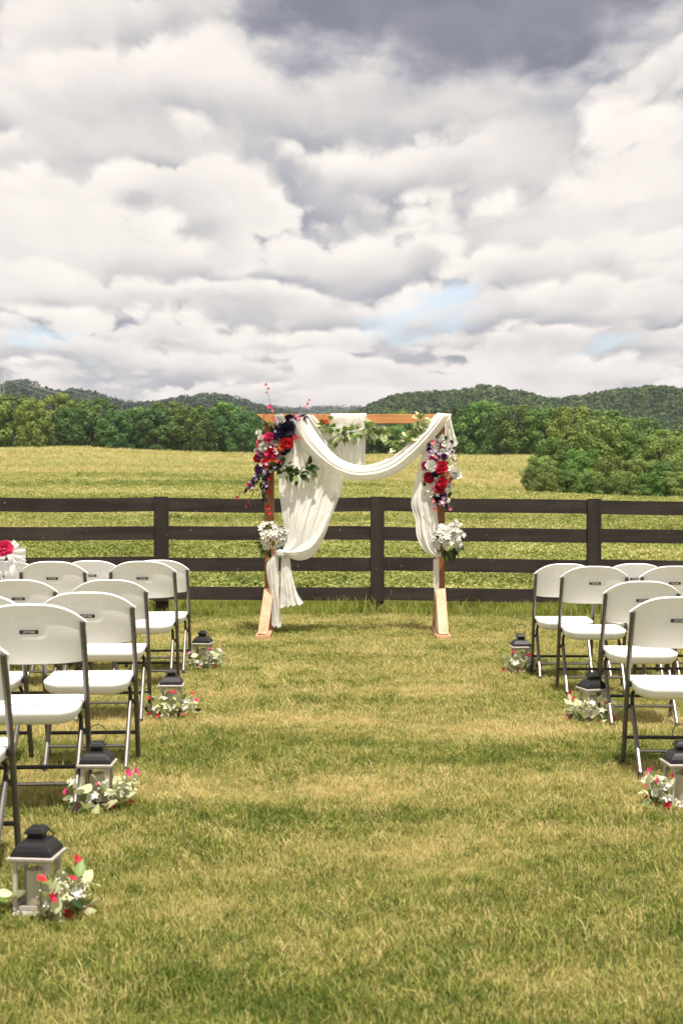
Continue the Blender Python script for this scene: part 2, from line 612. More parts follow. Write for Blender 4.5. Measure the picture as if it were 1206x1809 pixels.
MT = dict(
    ground=mat_ground(),
    blade=mat_grass('lawn_blades', LAWN_STOPS, 'lawn'),
    tall=mat_grass('tall_grass', [(0.0, (0.17, 0.24, 0.035)), (0.5, (0.30, 0.36, 0.065)), (1.0, (0.52, 0.46, 0.15))], 'field'),
    bean=mat_grass('bean_leaves', [(0.0, (0.13, 0.17, 0.035)), (0.45, (0.30, 0.325, 0.085)), (1.0, (0.54, 0.50, 0.20))], 'field', 0.3),
    hay=mat_grass('meadow_stems', [(0.0, (0.25, 0.30, 0.07)), (0.4, (0.43, 0.41, 0.15)), (0.75, (0.58, 0.48, 0.23)), (1.0, (0.56, 0.42, 0.28))], 'field', 0.3),
    fence=mat_wood('fence_stain', (0.012, 0.009, 0.0075), (0.042, 0.032, 0.027), 0.7, 0, 9.0, (0.30, 0.26, 0.22)),
    fencev=mat_wood('fence_stain_upright', (0.012, 0.009, 0.0075), (0.034, 0.026, 0.022), 0.7, 2, 9.0, (0.30, 0.26, 0.22)),
    cedar=mat_wood('cedar_stain', (0.18, 0.072, 0.026), (0.36, 0.155, 0.060), 0.6, 2, 10.0),
    cedarx=mat_wood('cedar_beam', (0.40, 0.17, 0.058), (0.62, 0.30, 0.115), 0.6, 0, 9.0),
    rawwood=mat_wood('bare_pine', (0.46, 0.235, 0.135), (0.62, 0.37, 0.25), 0.75, 2, 7.0),
    plastic=mat('white_plastic', (0.92, 0.905, 0.89), 0.42, 0, 0.02, 3.0, 0.08, 300.0),
    tube=mat('bronze_grey_tube', (0.15, 0.135, 0.125), 0.34, 0.55, 0.08, 20.0),
    joint=mat('dark_bracket', (0.035, 0.032, 0.032), 0.45, 0.3),
    plate=mat('nameplate_black', (0.018, 0.017, 0.018), 0.5),
    letter=mat('nameplate_letters', (0.75, 0.74, 0.72), 0.5),
    lantern=mat('lantern_frame_paint', (0.50, 0.455, 0.41), 0.5, 0.25, 0.10, 25.0),
    lblack=mat('lantern_black_tin', (0.009, 0.008, 0.009), 0.38, 0.0, 0.15, 14.0, spec=0.28),
    wax=mat('ivory_wax', (0.90, 0.82, 0.62), 0.5, 0, 0.03, 10.0, trans=0.25),
    wick=mat('burnt_wick', (0.03, 0.025, 0.02), 0.9),
    glass=mat_glass('clear_pane'),
    cloth=mat('sheer_cream_cloth', (0.95, 0.935, 0.90), 0.85, 0, 0.02, 30.0, 0.10, 420.0, trans=0.36, spec=0.15, tcol=(0.90, 0.86, 0.76), sheer=0.10),
    tulle=mat('white_tulle', (0.86, 0.85, 0.84), 0.85, 0, 0.02, 30.0, trans=0.45, spec=0.1, sheer=0.15),
    red=mat('petal_red', (0.64, 0.022, 0.055), 0.6, 0, 0.18, 40.0, trans=0.25, objvar=0.12, spec=0.3),
    magenta=mat('petal_magenta', (0.72, 0.045, 0.17), 0.6, 0, 0.2, 40.0, trans=0.25, objvar=0.12, spec=0.3),
    pink=mat('petal_pink', (0.75, 0.20, 0.24), 0.6, 0, 0.2, 40.0, trans=0.3, objvar=0.12, spec=0.3),
    peach=mat('petal_peach', (0.82, 0.46, 0.30), 0.6, 0, 0.15, 40.0, trans=0.3, objvar=0.1, spec=0.3),
    blush=mat('petal_blush', (0.84, 0.66, 0.56), 0.6, 0, 0.1, 40.0, trans=0.3, objvar=0.08, spec=0.3),
    orange=mat('petal_orange', (0.78, 0.20, 0.07), 0.6, 0, 0.15, 40.0, trans=0.25, objvar=0.12, spec=0.3),
    white=mat('petal_white', (0.84, 0.82, 0.76), 0.65, 0, 0.05, 40.0, trans=0.3, objvar=0.05, spec=0.3),
    navy=mat('petal_navy', (0.016, 0.015, 0.042), 0.55, 0, 0.4, 40.0, trans=0.1, objvar=0.25, spec=0.35),
    purple=mat('petal_purple', (0.085, 0.03, 0.11), 0.6, 0, 0.3, 40.0, trans=0.2, objvar=0.25, spec=0.3),
    lilac=mat('petal_lilac', (0.46, 0.33, 0.50), 0.6, 0, 0.2, 40.0, trans=0.3, objvar=0.15, spec=0.3),
    leafdark=mat('leaf_dark', (0.035, 0.062, 0.020), 0.5, 0, 0.3, 30.0, trans=0.2, objvar=0.3),
    leafgreen=mat('leaf_green', (0.20, 0.29, 0.075), 0.5, 0, 0.25, 30.0, trans=0.3, objvar=0.25),
    leafpale=mat('leaf_pale_sage', (0.60, 0.62, 0.36), 0.55, 0, 0.25, 30.0, trans=0.3, objvar=0.28),
    leafplum=mat('leaf_plum', (0.016, 0.013, 0.020), 0.5, 0, 0.3, 30.0, trans=0.1, objvar=0.3),
    stem=mat('stem_green', (0.12, 0.16, 0.05), 0.6),
    twig=mat('twig_brown', (0.13, 0.09, 0.06), 0.8),
    bark=mat('bark', (0.10, 0.08, 0.06), 0.9, 0, 0.3, 3.0),
    bough=mat('dead_twig', (0.24, 0.18, 0.13), 0.9, 0, 0.2, 3.0),
    tree1=mat_foliage('foliage_mid', (0.042, 0.086, 0.022), (0.106, 0.189, 0.043), (0.214, 0.312, 0.071), 0.22),
    tree2=mat_foliage('foliage_dark', (0.032, 0.069, 0.023), (0.073, 0.140, 0.040), (0.132, 0.228, 0.059), 0.22),
    tree3=mat_foliage('foliage_light', (0.078, 0.122, 0.023), (0.184, 0.253, 0.049), (0.312, 0.383, 0.092), 0.22),
    locust=mat_foliage('foliage_locust', (0.073, 0.113, 0.031), (0.170, 0.234, 0.057), (0.307, 0.381, 0.105), 0.55),
    forest=mat_foliage('hill_wood', (0.018, 0.034, 0.012), (0.050, 0.080, 0.026), (0.105, 0.14, 0.042), 0.02, 0.1),
    forestdark=mat_foliage('hill_wood_dark', (0.012, 0.024, 0.014), (0.028, 0.048, 0.024), (0.055, 0.082, 0.034), 0.012, 0.1),
    steel=mat('galvanised_steel', (0.45, 0.46, 0.47), 0.5, 0.6),
)


# ------------------------------------------------------------------ fast meshes of many small leaves
def quads_mesh(name, V, mat_, fac=None, nper=4):
    """V: (n, nper, 3) polygons; fac: (n,) value per polygon kept as the attribute 'blade'"""
    n = V.shape[0]
    me = bpy.data.meshes.new(name)
    me.vertices.add(n * nper)
    me.vertices.foreach_set('co', V.reshape(-1).astype(np.float32))
    me.loops.add(n * nper)
    me.loops.foreach_set('vertex_index', np.arange(n * nper, dtype=np.int32))
    me.polygons.add(n)
    me.polygons.foreach_set('loop_start', np.arange(0, n * nper, nper, dtype=np.int32))
    if fac is not None:
        a = me.attributes.new('blade', 'FLOAT', 'POINT')
        a.data.foreach_set('value', np.repeat(fac, nper).astype(np.float32))
    me.materials.append(mat_)
    me.update(calc_edges=True)
    me.validate()
    return me


def leaf_quads(rng, C, N, size, aspect=1.0, jitter=0.6):
    """one quad per centre C facing roughly N"""
    n = len(C)
    Nn = N + rng.normal(0, jitter, (n, 3))
    Nn /= np.linalg.norm(Nn, axis=1, keepdims=True) + 1e-9
    A = np.cross(Nn, rng.normal(0, 1, (n, 3)))
    A /= np.linalg.norm(A, axis=1, keepdims=True) + 1e-9
    B = np.cross(Nn, A)
    s = (size * rng.uniform(0.6, 1.35, n))[:, None]
    A = A * s * 0.5
    B = B * s * 0.5 * aspect
    return np.stack([C - A * 0.9 - B * 0.35, C - A * 0.1 - B, C + A - B * 0.1, C + A * 0.15 + B], axis=1)


# ------------------------------------------------------------------ ground
_UX = [-140, -85, -63, -42, -20, 0, 36, 80, 140]
_UZ = [0.2, 0.6, 1.1, 0.0, -0.7, -0.9, -1.0, -0.6, 0.0]


def terrain(x, y):
    t = max(0.0, y - 17.0)
    tc = min(t, 335.0)
    h = 0.0297 * tc * tc / (tc + 15.0)
    h += float(np.interp(x, _UX, _UZ)) * (tc / 335.0) ** 1.5
    h -= 1.55 * math.exp(-((x - 21) / 15) ** 2 - ((y - 108) / 48) ** 2)
    if tc > 3: h += 0.25 * min(1, tc / 60) * nz(x * 0.05, y * 0.035, 3.1)
    if t > 335: h -= min(9.0, 0.03 * (t - 335))
    return h


def build_ground():
    ys = np.concatenate([np.linspace(-60, 16, 12), np.linspace(17, 60, 30), np.linspace(62, 420, 110), np.geomspace(440, 6200, 26)])
    xs = np.concatenate([-np.geomspace(6000, 130, 14), np.linspace(-120, 120, 81), np.geomspace(130, 6000, 14)])
    arr = [[(x, y, terrain(x, y)) for x in xs] for y in ys]
    mb = MB()
    mb.grid(arr)
    o = mb.build('ground', MT['ground'], smooth=True)
    tag(o, 'mown lawn running on into crop and rising meadow', kind='structure')


build_ground()

# ------------------------------------------------------------------ wooded hills far behind
HILLS = [  # distance, depth of the near slope, skyline bearings
    (4200, 900, [(150, 716), (330, 722), (420, 716), (470, 713), (520, 719), (560, 716), (600, 715), (640, 716), (690, 719), (800, 722)]),
    (1900, 600, [(-260, 690), (-150, 676), (-40, 684), (10, 683), (40, 671), (66, 672), (92, 687), (130, 687), (160, 690), (195, 698), (240, 711), (290, 708), (325, 700), (345, 698), (375, 696), (410, 699), (435, 706), (465, 716), (500, 724), (560, 732), (640, 742)]),
    (1350, 560, [(560, 742), (620, 730), (652, 716), (680, 704), (705, 698), (735, 694), (770, 694), (800, 690), (830, 684), (855, 681), (880, 686), (915, 695), (945, 704), (975, 706), (1000, 701), (1040, 696), (1080, 689), (1120, 684), (1150, 684), (1206, 690), (1300, 684), (1420, 700)]),
]


def build_hills():
    rng = np.random.default_rng(5)
    labels = ['faint blue wooded ridge farthest off on the horizon', 'dark wooded hill behind the left tree line', 'green wooded hills behind the arch and right trees']
    for hi, (D, dep, sky_) in enumerate(HILLS):
        pxs = [p for p, _ in sky_]
        pys = [q for _, q in sky_]
        crown = [26.0, 15.0, 8.5][hi]
        tall = [12.0, 12.0, 9.0][hi]

        def ridge(x):
            return CAM_H + (HY - np.interp(CX + x * FPX / D, pxs, pys)) * D / FPX - tall

        def hz(x, s):
            k = s * s * (3 - 2 * s)
            lo = 3.0
            return lo + (ridge(x) - lo) * k + (1 - abs(2 * s - 1)) * 5 * nz(x * 0.008, s * 5, 1.7 + hi)
        x0, x1 = (pxs[0] - CX) * D / FPX, (pxs[-1] - CX) * D / FPX
        nx = 90
        arr = []
        for s in list(np.linspace(0, 1, 14)):
            arr.append([(x, D - dep * (1 - s), hz(x, s) - (4 if s == 0 else 0)) for x in np.linspace(x0, x1, nx)])
        for s in (0.85, 0.6, 0.2, 0.0):
            arr.append([(x, D + dep * (1 - s), hz(x, s)) for x in np.linspace(x0, x1, nx)])
        mb = MB()
        mb.grid(arr)
        o = mb.build('hill', MT['forest'], smooth=True)
        tag(o, labels[hi], kind='structure')
        # crowns
        N = [2200, 4200, 6200][hi]
        X = rng.uniform(x0, x1, N)
        S = rng.uniform(0.0, 1.0, N) ** 0.75
        Y = D - dep * (1 - S)
        Z = np.array([hz(a, b) for a, b in zip(X, S)])
        rad = crown * 0.5 * rng.uniform(0.5, 1.25, N) ** 1.0
        K = [16, 36, 46][hi]
        lift = rng.uniform(0.55, 1.15, N)
        Vs, fc = [], []
        for _ in range(K):
            th = rng.uniform(0, 2 * PI, N)
            ph = np.arccos(rng.uniform(-0.25, 1.0, N))
            n = np.stack([np.sin(ph) * np.cos(th), np.sin(ph) * np.sin(th), np.cos(ph)], 1)
            c = np.stack([X, Y, Z + tall * lift - rad * 1.05], 1) + n * rad[:, None] * np.array([1, 1, 1.05]) * rng.uniform(0.75, 1.0, N)[:, None]
            Vs.append(leaf_quads(rng, c, n, 1.0, 0.8, 0.4))
            # scale the quads to the crown they belong to
            q = Vs[-1]
            cc = q.mean(axis=1, keepdims=True)
            Vs[-1] = cc + (q - cc) * (rad * 0.50)[:, None, None]
            fc.append(rng.uniform(0, 1, N) * 0.4 + np.repeat(rng.uniform(0, 1, 1), N) * 0.0)
        tone = rng.uniform(0, 0.75, N)
        fac = np.concatenate([f + tone for f in fc])
        me = quads_mesh('hill_wood', np.concatenate(Vs), MT['forest' if hi == 2 else 'forestdark'], fac)
        tag(link('hill_wood', me), ['hazy far wood along the blue ridge', 'dark wood covering the left far hill', 'wood of rounded crowns covering the right hills'][hi], 'wood', kind='stuff')


build_hills()


# ------------------------------------------------------------------ trees
def tree_meshes(seed, H, W, nleaf, lsize, mat_, lobes=14, low=0.10, flat=1.0, loose=0.0):
    """a crown of many leaf clumps (origin at the trunk's foot) and a branching trunk"""
    rng = np.random.default_rng(seed)
    L = []
    for i in range(lobes):
        k = (i + 0.5) / lobes
        z = low + (0.93 - low) * (1 - (1 - k) ** 1.15)
        rmax = math.sqrt(max(0.05, 1 - ((z - 0.42) / 0.60) ** 2))
        a = i * 2.4 + rng.uniform(-0.5, 0.5)
        rr = (0.30 + 0.50 * math.sqrt(rng.uniform(0, 1))) * rmax
        r = rng.uniform(0.13, 0.23) * (1.1 - 0.30 * z) * (0.8 + 0.2 * rmax)
        L.append((rr * math.cos(a) * W / 2, rr * math.sin(a) * W / 2, (z - r * 0.25) * H, r * W / 2 * 1.7, r * H * 0.62 * flat))
    L.append((0, 0, 0.48 * H, 0.27 * W, 0.34 * H))
    wt = np.array([l[3] * l[3] for l in L])
    wt[-1] *= 0.35
    idx = rng.choice(len(L), nleaf, p=wt / wt.sum())
    La = np.array(L)[idx]
    th = rng.uniform(0, 2 * PI, nleaf)
    cz = rng.uniform(-0.65, 1.0, nleaf)
    sz = np.sqrt(1 - cz * cz)
    n = np.stack([sz * np.cos(th), sz * np.sin(th), cz], 1)
    # twig-scale clumps: pull leaves towards a few hundred clump centres
    clump = np.sin(n[:, 0] * 9 + idx * 1.3) * np.sin(n[:, 1] * 9 + idx * 2.1) * np.sin(n[:, 2] * 9 + idx * 0.7)
    rad = rng.uniform(0.78, 1.0, nleaf) + 0.10 * clump + loose * rng.normal(0, 0.15, nleaf)
    C = La[:, :3] + n * np.stack([La[:, 3], La[:, 3], La[:, 4]], 1) * rad[:, None]
    C[:, 2] = np.maximum(C[:, 2], 0.02 * H + rng.uniform(0, 0.05 * H, nleaf))
    nn = n + np.array([0, 0, 0.12])
    fac = np.clip(0.5 + 0.45 * clump + rng.uniform(-0.3, 0.3, nleaf), 0, 1)
    crown = quads_mesh('crown', leaf_quads(rng, C, nn, lsize, 0.8, 0.36), mat_, fac)
    mb = MB()
    tr = 0.02 * H + 0.08
    pts = [(0, 0, -0.3), (0.02 * W, 0, 0.2 * H), (-0.01 * W, 0.01 * W, 0.5 * H), (0, 0, 0.8 * H)]
    mb.tube(pts, [tr * 1.25, tr, tr * 0.6, tr * 0.2], 7)
    for i in range(0, len(L) - 1, 2):
        l = L[i]
        z0 = max(0.15 * H, l[2] - 0.22 * H)
        mb.tube([(0, 0, z0), (l[0] * 0.5, l[1] * 0.5, (z0 + l[2]) / 2 + 0.03 * H), (l[0], l[1], l[2])], [tr * 0.42, tr * 0.3, tr * 0.1], 5)
    trunk = mb.mesh('trunk', MT['bark'], True)
    return crown, trunk


TREE_KINDS = {
    'mid': [tree_meshes(11, 15, 13, 8200, 0.55, MT['tree1'], 34), tree_meshes(12, 15, 14, 8200, 0.55, MT['tree1'], 40), tree_meshes(18, 15, 12, 7800, 0.55, MT['tree1'], 28)],
    'dark': [tree_meshes(13, 15, 13, 8200, 0.55, MT['tree2'], 36), tree_meshes(14, 15, 12, 8200, 0.52, MT['tree2'], 42)],
    'light': [tree_meshes(15, 15, 12, 7400, 0.55, MT['tree3'], 30), tree_meshes(16, 15, 13, 7600, 0.55, MT['tree3'], 36)],
    'locust': [tree_meshes(21, 6, 5.2, 15000, 0.16, MT['locust'], 38, 0.06, 0.9, 0.45), tree_meshes(22, 6, 5.6, 15000, 0.16, MT['locust'], 46, 0.05, 0.85, 0.5), tree_meshes(23, 6, 5.0, 14000, 0.155, MT['tree1'], 34, 0.05, 1.0, 0.4)],
}
NEXT = {}


def plant_tree(name, kind, px, top, d, wpx, label, group, rz, sink=0.2):
    x = (px - CX) * d / FPX
    gz = terrain(x, d) - sink
    H = CAM_H + (HY - top) * d / FPX - gz
    Wm = wpx * d / FPX
    meshes = TREE_KINDS[kind]
    k = NEXT.get(kind, 0)
    NEXT[kind] = k + 1
    cm, tm = meshes[k % len(meshes)]
    h0, w0 = (6.0, 5.3) if kind == 'locust' else (15.0, 13.0)
    e = empty(name, (x, d, gz), rz, label, 'tree', group)
    e.scale = (Wm / w0, Wm / w0, H / h0)
    link('crown', cm, e)
    link('trunk', tm, e)
    return e


ORD = ['first', 'second', 'third', 'fourth', 'fifth', 'sixth', 'seventh', 'eighth', 'ninth', 'tenth', 'eleventh', 'twelfth', 'thirteenth', 'fourteenth', 'fifteenth', 'sixteenth', 'seventeenth', 'eighteenth', 'nineteenth', 'twentieth', 'twenty first', 'twenty second']
random.seed(4)
LOOK = {'mid': 'leafy mid green tree', 'dark': 'dense dark green tree', 'light': 'bright yellowish green tree', 'locust': 'loose feathery green tree'}
left_line = [('light', -22, 690, 362, 92), ('mid', 22, 692, 372, 96), ('light', 58, 700, 356, 70), ('light', 100, 690, 366, 92), ('dark', 128, 716, 352, 70), ('mid', 165, 699, 358, 86),
             ('dark', 206, 722, 350, 76), ('mid', 238, 716, 362, 78), ('dark', 268, 717, 353, 78), ('mid', 300, 704, 366, 84), ('mid', 336, 712, 353, 78), ('dark', 366, 716, 360, 74), ('mid', 398, 705, 368, 90), ('dark', 436, 722, 353, 72)]
for i, (k, px, top, d, w) in enumerate(left_line):
    plant_tree('broadleaf_tree', k, px, top, d, w * 1.12, '%s, %s from the left in the tree line beyond the left meadow' % (LOOK[k], ORD[i]), 'tree line beyond the left meadow', random.uniform(0, 6.28))
for i, (k, px, top, d, w) in enumerate([('mid', -66, 694, 360, 92), ('dark', -112, 702, 366, 96), ('mid', -160, 698, 358, 96), ('light', -206, 704, 364, 92)]):
    plant_tree('broadleaf_tree', k, px, top, d, w * 1.12, '%s, %s of the trees just beyond the left edge of the photo' % (LOOK[k], ORD[i]), 'tree line beyond the left meadow', random.uniform(0, 6.28))
mid_line = [('mid', 470, 738, 362, 74), ('light', 512, 727, 420, 80), ('light', 552, 731, 410, 76), ('dark', 530, 752, 360, 76), ('dark', 575, 748, 372, 80), ('mid', 618, 745, 380, 84), ('dark', 655, 752, 364, 76), ('light', 702, 722, 398, 66), ('mid', 690, 750, 368, 80), ('dark', 735, 738, 378, 84), ('mid', 776, 742, 366, 78)]
for i, (k, px, top, d, w) in enumerate(mid_line):
    plant_tree('broadleaf_tree', k, px, top, d, w * 1.12, '%s, %s of the trees seen behind and under the arch beam' % (LOOK[k], ORD[i]), 'trees behind the arch', random.uniform(0, 6.28))
right_back = [('dark', 822, 712, 352, 66), ('mid', 848, 703, 346, 84), ('dark', 880, 722, 340, 70), ('mid', 915, 712, 330, 96), ('mid', 962, 715, 320, 96), ('light', 1010, 712, 300, 92), ('mid', 1070, 720, 300, 90), ('mid', 1130, 735, 310, 90), ('light', 1182, 758, 300, 80), ('mid', 1230, 752, 300, 90)]
for i, (k, px, top, d, w) in enumerate(right_back):
    plant_tree('broadleaf_tree', k, px, top, d, w * 1.12, '%s, %s from the arch in the row behind the right thicket' % (LOOK[k], ORD[i]), 'trees behind the right thicket', random.uniform(0, 6.28))
thicket = [(944, 822, 100, 46), (962, 832, 98, 50), (1000, 826, 99, 66), (1046, 830, 98, 60), (1100, 828, 98, 66), (1145, 832, 98, 60), (1190, 830, 98, 66), (952, 800, 108, 64), (978, 768, 112, 86), (1012, 742, 116, 96), (1052, 728, 113, 104), (1030, 790, 104, 84), (1092, 738, 116, 100), (1078, 800, 103, 70), (1128, 752, 112, 96), (1120, 806, 103, 78), (1166, 762, 110, 92), (1165, 812, 103, 80), (1205, 766, 112, 92), (1212, 806, 104, 84), (1262, 775, 112, 96)]
for i, (px, top, d, w) in enumerate(thicket):
    plant_tree('thicket_tree', 'locust', px, top, d, w * 1.1, '%s, %s from the left in the right field edge thicket' % (LOOK['locust'], ORD[i]), 'thicket at the right field edge', random.uniform(0, 6.28))

# bare branches that stand at the foot of the thicket
mb = MB()
rb = random.Random(3)
b0 = Vector(((1082 - CX) * 101 / FPX, 101, terrain((1082 - CX) * 101 / FPX, 101)))
for i in range(20):
    a = rb.uniform(-0.7, 0.7)
    l = rb.uniform(0.7, 2.0)
    p1 = Vector((math.sin(a) * l * 0.5, rb.uniform(-0.3, 0.3), math.cos(a) * l * 0.5))
    p2 = p1 + Vector((math.sin(a * 1.4) * l * 0.5, rb.uniform(-0.3, 0.3), math.cos(a * 1.2) * l * 0.45))
    mb.tube([(rb.uniform(-.4, .4), 0, -.1), p1, p2], [0.016, 0.012, 0.006], 5)
o = mb.build('dead_brush', MT['bough'])
o.location = b0
tag(o, 'bare tan dead branches standing at the foot of the right thicket', 'dead brush')


# ------------------------------------------------------------------ pylon and wires at the far left
def build_pylon():
    d = 1500
    b = P(4, 700, d)
    e = empty('transmission_tower', (b.x, d, 20), 0.15, 'thin steel lattice transmission tower far off at the left edge', 'pylon')
    top = P(4, 650, d).z - 20
    m = MB()
    for sx in (-1, 1):
        for sy in (-1, 1):
            m.bar((sx * 5, sy * 5, 0), (sx * 1.0, sy * 1.0, top), 0.2, 0.2)
    n = 9
    for i in range(n):
        z0, z1 = top * i / n, top * (i + 1) / n
        w0, w1 = 5 - 4 * i / n, 5 - 4 * (i + 1) / n
        for sy in (-1, 1):
            m.bar((-w0, sy * w0, z0), (w1, sy * w1, z1), 0.12, 0.12)
            m.bar((w0, sy * w0, z0), (-w1, sy * w1, z1), 0.12, 0.12)
    m.build('lattice_mast', MT['steel'], e)
    for zz, w in ((top - 1, 5), (top - 7, 8), (top - 13, 6)):
        m = MB()
        for s in (-1, 1):
            m.bar((0, 0, zz + 1.2), (s * w, 0, zz), 0.18, 0.18)
            m.bar((0, 0, zz - 1.0), (s * w, 0, zz), 0.18, 0.18)
        m.build('crossarm', MT['steel'], e)
    names = ['highest', 'second', 'third', 'lowest']
    for i, (dx, dz) in enumerate(((5, top - 1), (-8, top - 7), (8, top - 8), (6, top - 13))):
        a = Vector((b.x + dx, d, 20 + dz))
        z = P(172 - 8 * i, 702 + 5 * i, 1250)
        pts = []
        for k in range(17):
            t = k / 16
            p = a.lerp(z, t)
            p.z -= 5.0 * 4 * t * (1 - t) * 0.35
            pts.append(p)
        m = MB()
        m.tube(pts, 0.13, 5)
        o = m.build('power_line', MT['steel'])
        tag(o, '%s of the pale power lines sloping past the left hill' % names[i], 'power line', 'power lines at the far left')


build_pylon()


# ------------------------------------------------------------------ fence
def build_fence():
    f = empty('board_fence', (0, 16.0, 0), 0, 'dark brown four board farm fence running behind the arch', 'fence')
    D = 16.0
    postx = [(p - CX) * D / FPX for p in (-476, -95, 285, 666, 1048, 1430, 1812)]
    drop = [0.02, 0.0, 0.0, 0.0, -0.024, -0.066, -0.10]
    rows = [(878.5, 903.0), (929.6, 953.7), (984.0, 1008.0), (1035.7, 1058.8)]
    rr = random.Random(9)
    Z = lambda py: CAM_H - (py - HY) * D / FPX
    for i, x in enumerate(postx):
        m = MB()
        h = Z(880) + drop[i]
        m.box((x + 0.004, 0.075, h / 2 - 0.2), (0.135, 0.11, h + 0.4))
        m.build('post', MT['fencev'], f, bevel=0.006)
        m = MB()
        top, bot = Z(878.0) + drop[i] + 0.006, Z(1062) + drop[i]
        m.box((x, -0.034, (top + bot) / 2), (0.156, 0.022, top - bot))
        m.build('face_board', MT['fencev'], f, bevel=0.003)
    for i in range(len(postx) - 1):
        for k, (a, b) in enumerate(rows):
            x0, x1 = postx[i] + 0.003, postx[i + 1] - 0.003
            j0, j1, sag = rr.uniform(-.008, .008), rr.uniform(-.008, .008), rr.uniform(0.0, 0.014)
            m = MB()
            za, zb = Z(a), Z(b)
            n = 10
            rings = []
            for s in range(n + 1):
                t = s / n
                x = x0 + (x1 - x0) * t
                dz = drop[i] * (1 - t) + drop[i + 1] * t + j0 * (1 - t) + j1 * t - sag * math.sin(PI * t) + 0.004 * math.sin(2 * PI * t + i + k)
                wob = 0.0025 * nz(x * 3, k * 7.0, i * 3.3)
                y0 = -0.021 + 0.003 * nz(x * 1.3, k * 5.0, 9.0)
                rings.append([(x, y0, zb + dz + wob), (x, y0, za + dz + wob * 0.6), (x, y0 + 0.036, za + dz + wob * 0.6), (x, y0 + 0.036, zb + dz + wob)])
            m.loft(rings)
            m.build('board', MT['fence'], f)


build_fence()


# ------------------------------------------------------------------ grass, crop and meadow (uncountable: stuff)
def tuft_mesh(name, seed, nb, h, w, spread, lean, mat_, straw=0.0):
    rng = random.Random(seed)
    vs, fs, fac = [], [], []
    for _ in range(nb):
        a = rng.uniform(0, 2 * PI)
        r = spread * math.sqrt(rng.random())
        bx, by = r * math.cos(a), r * math.sin(a)
        b = rng.uniform(0, 2 * PI)
        hh = h * rng.uniform(0.55, 1.2)
        ln = lean * rng.uniform(0.2, 1.5)
        if rng.random() < straw: ln *= 2.4; hh *= 0.8
        dx, dy = math.cos(b), math.sin(b)
        c = rng.uniform(0, 2 * PI)
        sx, sy = math.cos(c) * w * 0.5, math.sin(c) * w * 0.5
        o = len(vs)
        m1 = (bx + dx * ln * hh * 0.3, by + dy * ln * hh * 0.3, hh * 0.6)
        tip = (bx + dx * ln * hh, by + dy * ln * hh, hh)
        vs += [(bx - sx, by - sy, -0.01), (bx + sx, by + sy, -0.01), (m1[0] + sx * 0.8, m1[1] + sy * 0.8, m1[2]), (m1[0] - sx * 0.8, m1[1] - sy * 0.8, m1[2]), tip]
        fs += [(o, o + 1, o + 2, o + 3), (o + 3, o + 2, o + 4)]
        fac += [rng.random()] * 5
    me = bpy.data.meshes.new(name)
    me.from_pydata(vs, [], fs)
    at = me.attributes.new('blade', 'FLOAT', 'POINT')
    at.data.foreach_set('value', fac)
    me.materials.append(mat_)
    me.update()
    return me


def scatter(name, pts, rot, scl, idx, protos, label, cat):
    col = bpy.data.collections.new(name + '_kinds')
    for i, me in enumerate(protos):
        col.objects.link(bpy.data.objects.new('%s_kind_%02d' % (name, i), me))
    me = bpy.data.meshes.new(name)
    n = len(pts)
    me.vertices.add(n)
    me.vertices.foreach_set('co', np.asarray(pts, np.float32).reshape(-1))
    for nm, arr in (('rot', rot), ('scl', scl)):
        me.attributes.new(nm, 'FLOAT_VECTOR', 'POINT').data.foreach_set('vector', np.asarray(arr, np.float32).reshape(-1))
    me.attributes.new('idx', 'INT', 'POINT').data.foreach_set('value', np.asarray(idx, np.int32))
    o = link(name, me)
    tag(o, label, cat, kind='stuff')
    ng = bpy.data.node_groups.new(name + '_scatter', 'GeometryNodeTree')
    ng.interface.new_socket('Geometry', in_out='INPUT', socket_type='NodeSocketGeometry')
    ng.interface.new_socket('Geometry', in_out='OUTPUT', socket_type='NodeSocketGeometry')
    N, L = ng.nodes, ng.links
    gi, go = N.new('NodeGroupInput'), N.new('NodeGroupOutput')
    iop = N.new('GeometryNodeInstanceOnPoints')
    ci = N.new('GeometryNodeCollectionInfo')
    ci.inputs['Collection'].default_value = col
    ci.inputs['Separate Children'].default_value = True
    ci.inputs['Reset Children'].default_value = True
    iop.inputs['Pick Instance'].default_value = True

    def named(nm, dt):
        a = N.new('GeometryNodeInputNamedAttribute')
        a.data_type = dt
        a.inputs['Name'].default_value = nm
        return a.outputs['Attribute']
    L.new(gi.outputs[0], iop.inputs['Points'])
    L.new(ci.outputs[0], iop.inputs['Instance'])
    L.new(named('idx', 'INT'), iop.inputs['Instance Index'])
    e2r = N.new('FunctionNodeEulerToRotation')
    L.new(named('rot', 'FLOAT_VECTOR'), e2r.inputs[0])
    L.new(e2r.outputs[0], iop.inputs['Rotation'])
    L.new(named('scl', 'FLOAT_VECTOR'), iop.inputs['Scale'])
    L.new(iop.outputs[0], go.inputs[0])
    md = o.modifiers.new('scatter', 'NODES')
    md.node_group = ng
    return o


def sample_wedge(rng, n, d0, d1, half_a, half_b, power):
    """n places between d0 and d1 ahead, density falling with distance; half width = half_a*d + half_b"""
    out = []
    while len(out) < n:
        k = n
        u = rng.uniform(0, 1, k)
        if abs(power - 1) < 1e-6:
            d = d0 * (d1 / d0) ** u
        else:
            e = 1 - power
            d = (d0 ** e + u * (d1 ** e - d0 ** e)) ** (1 / e)
        hw = half_a * d + half_b
        x = rng.uniform(-1, 1, k) * hw
        out.extend(zip(x, d))
    return np.array(out[:n])


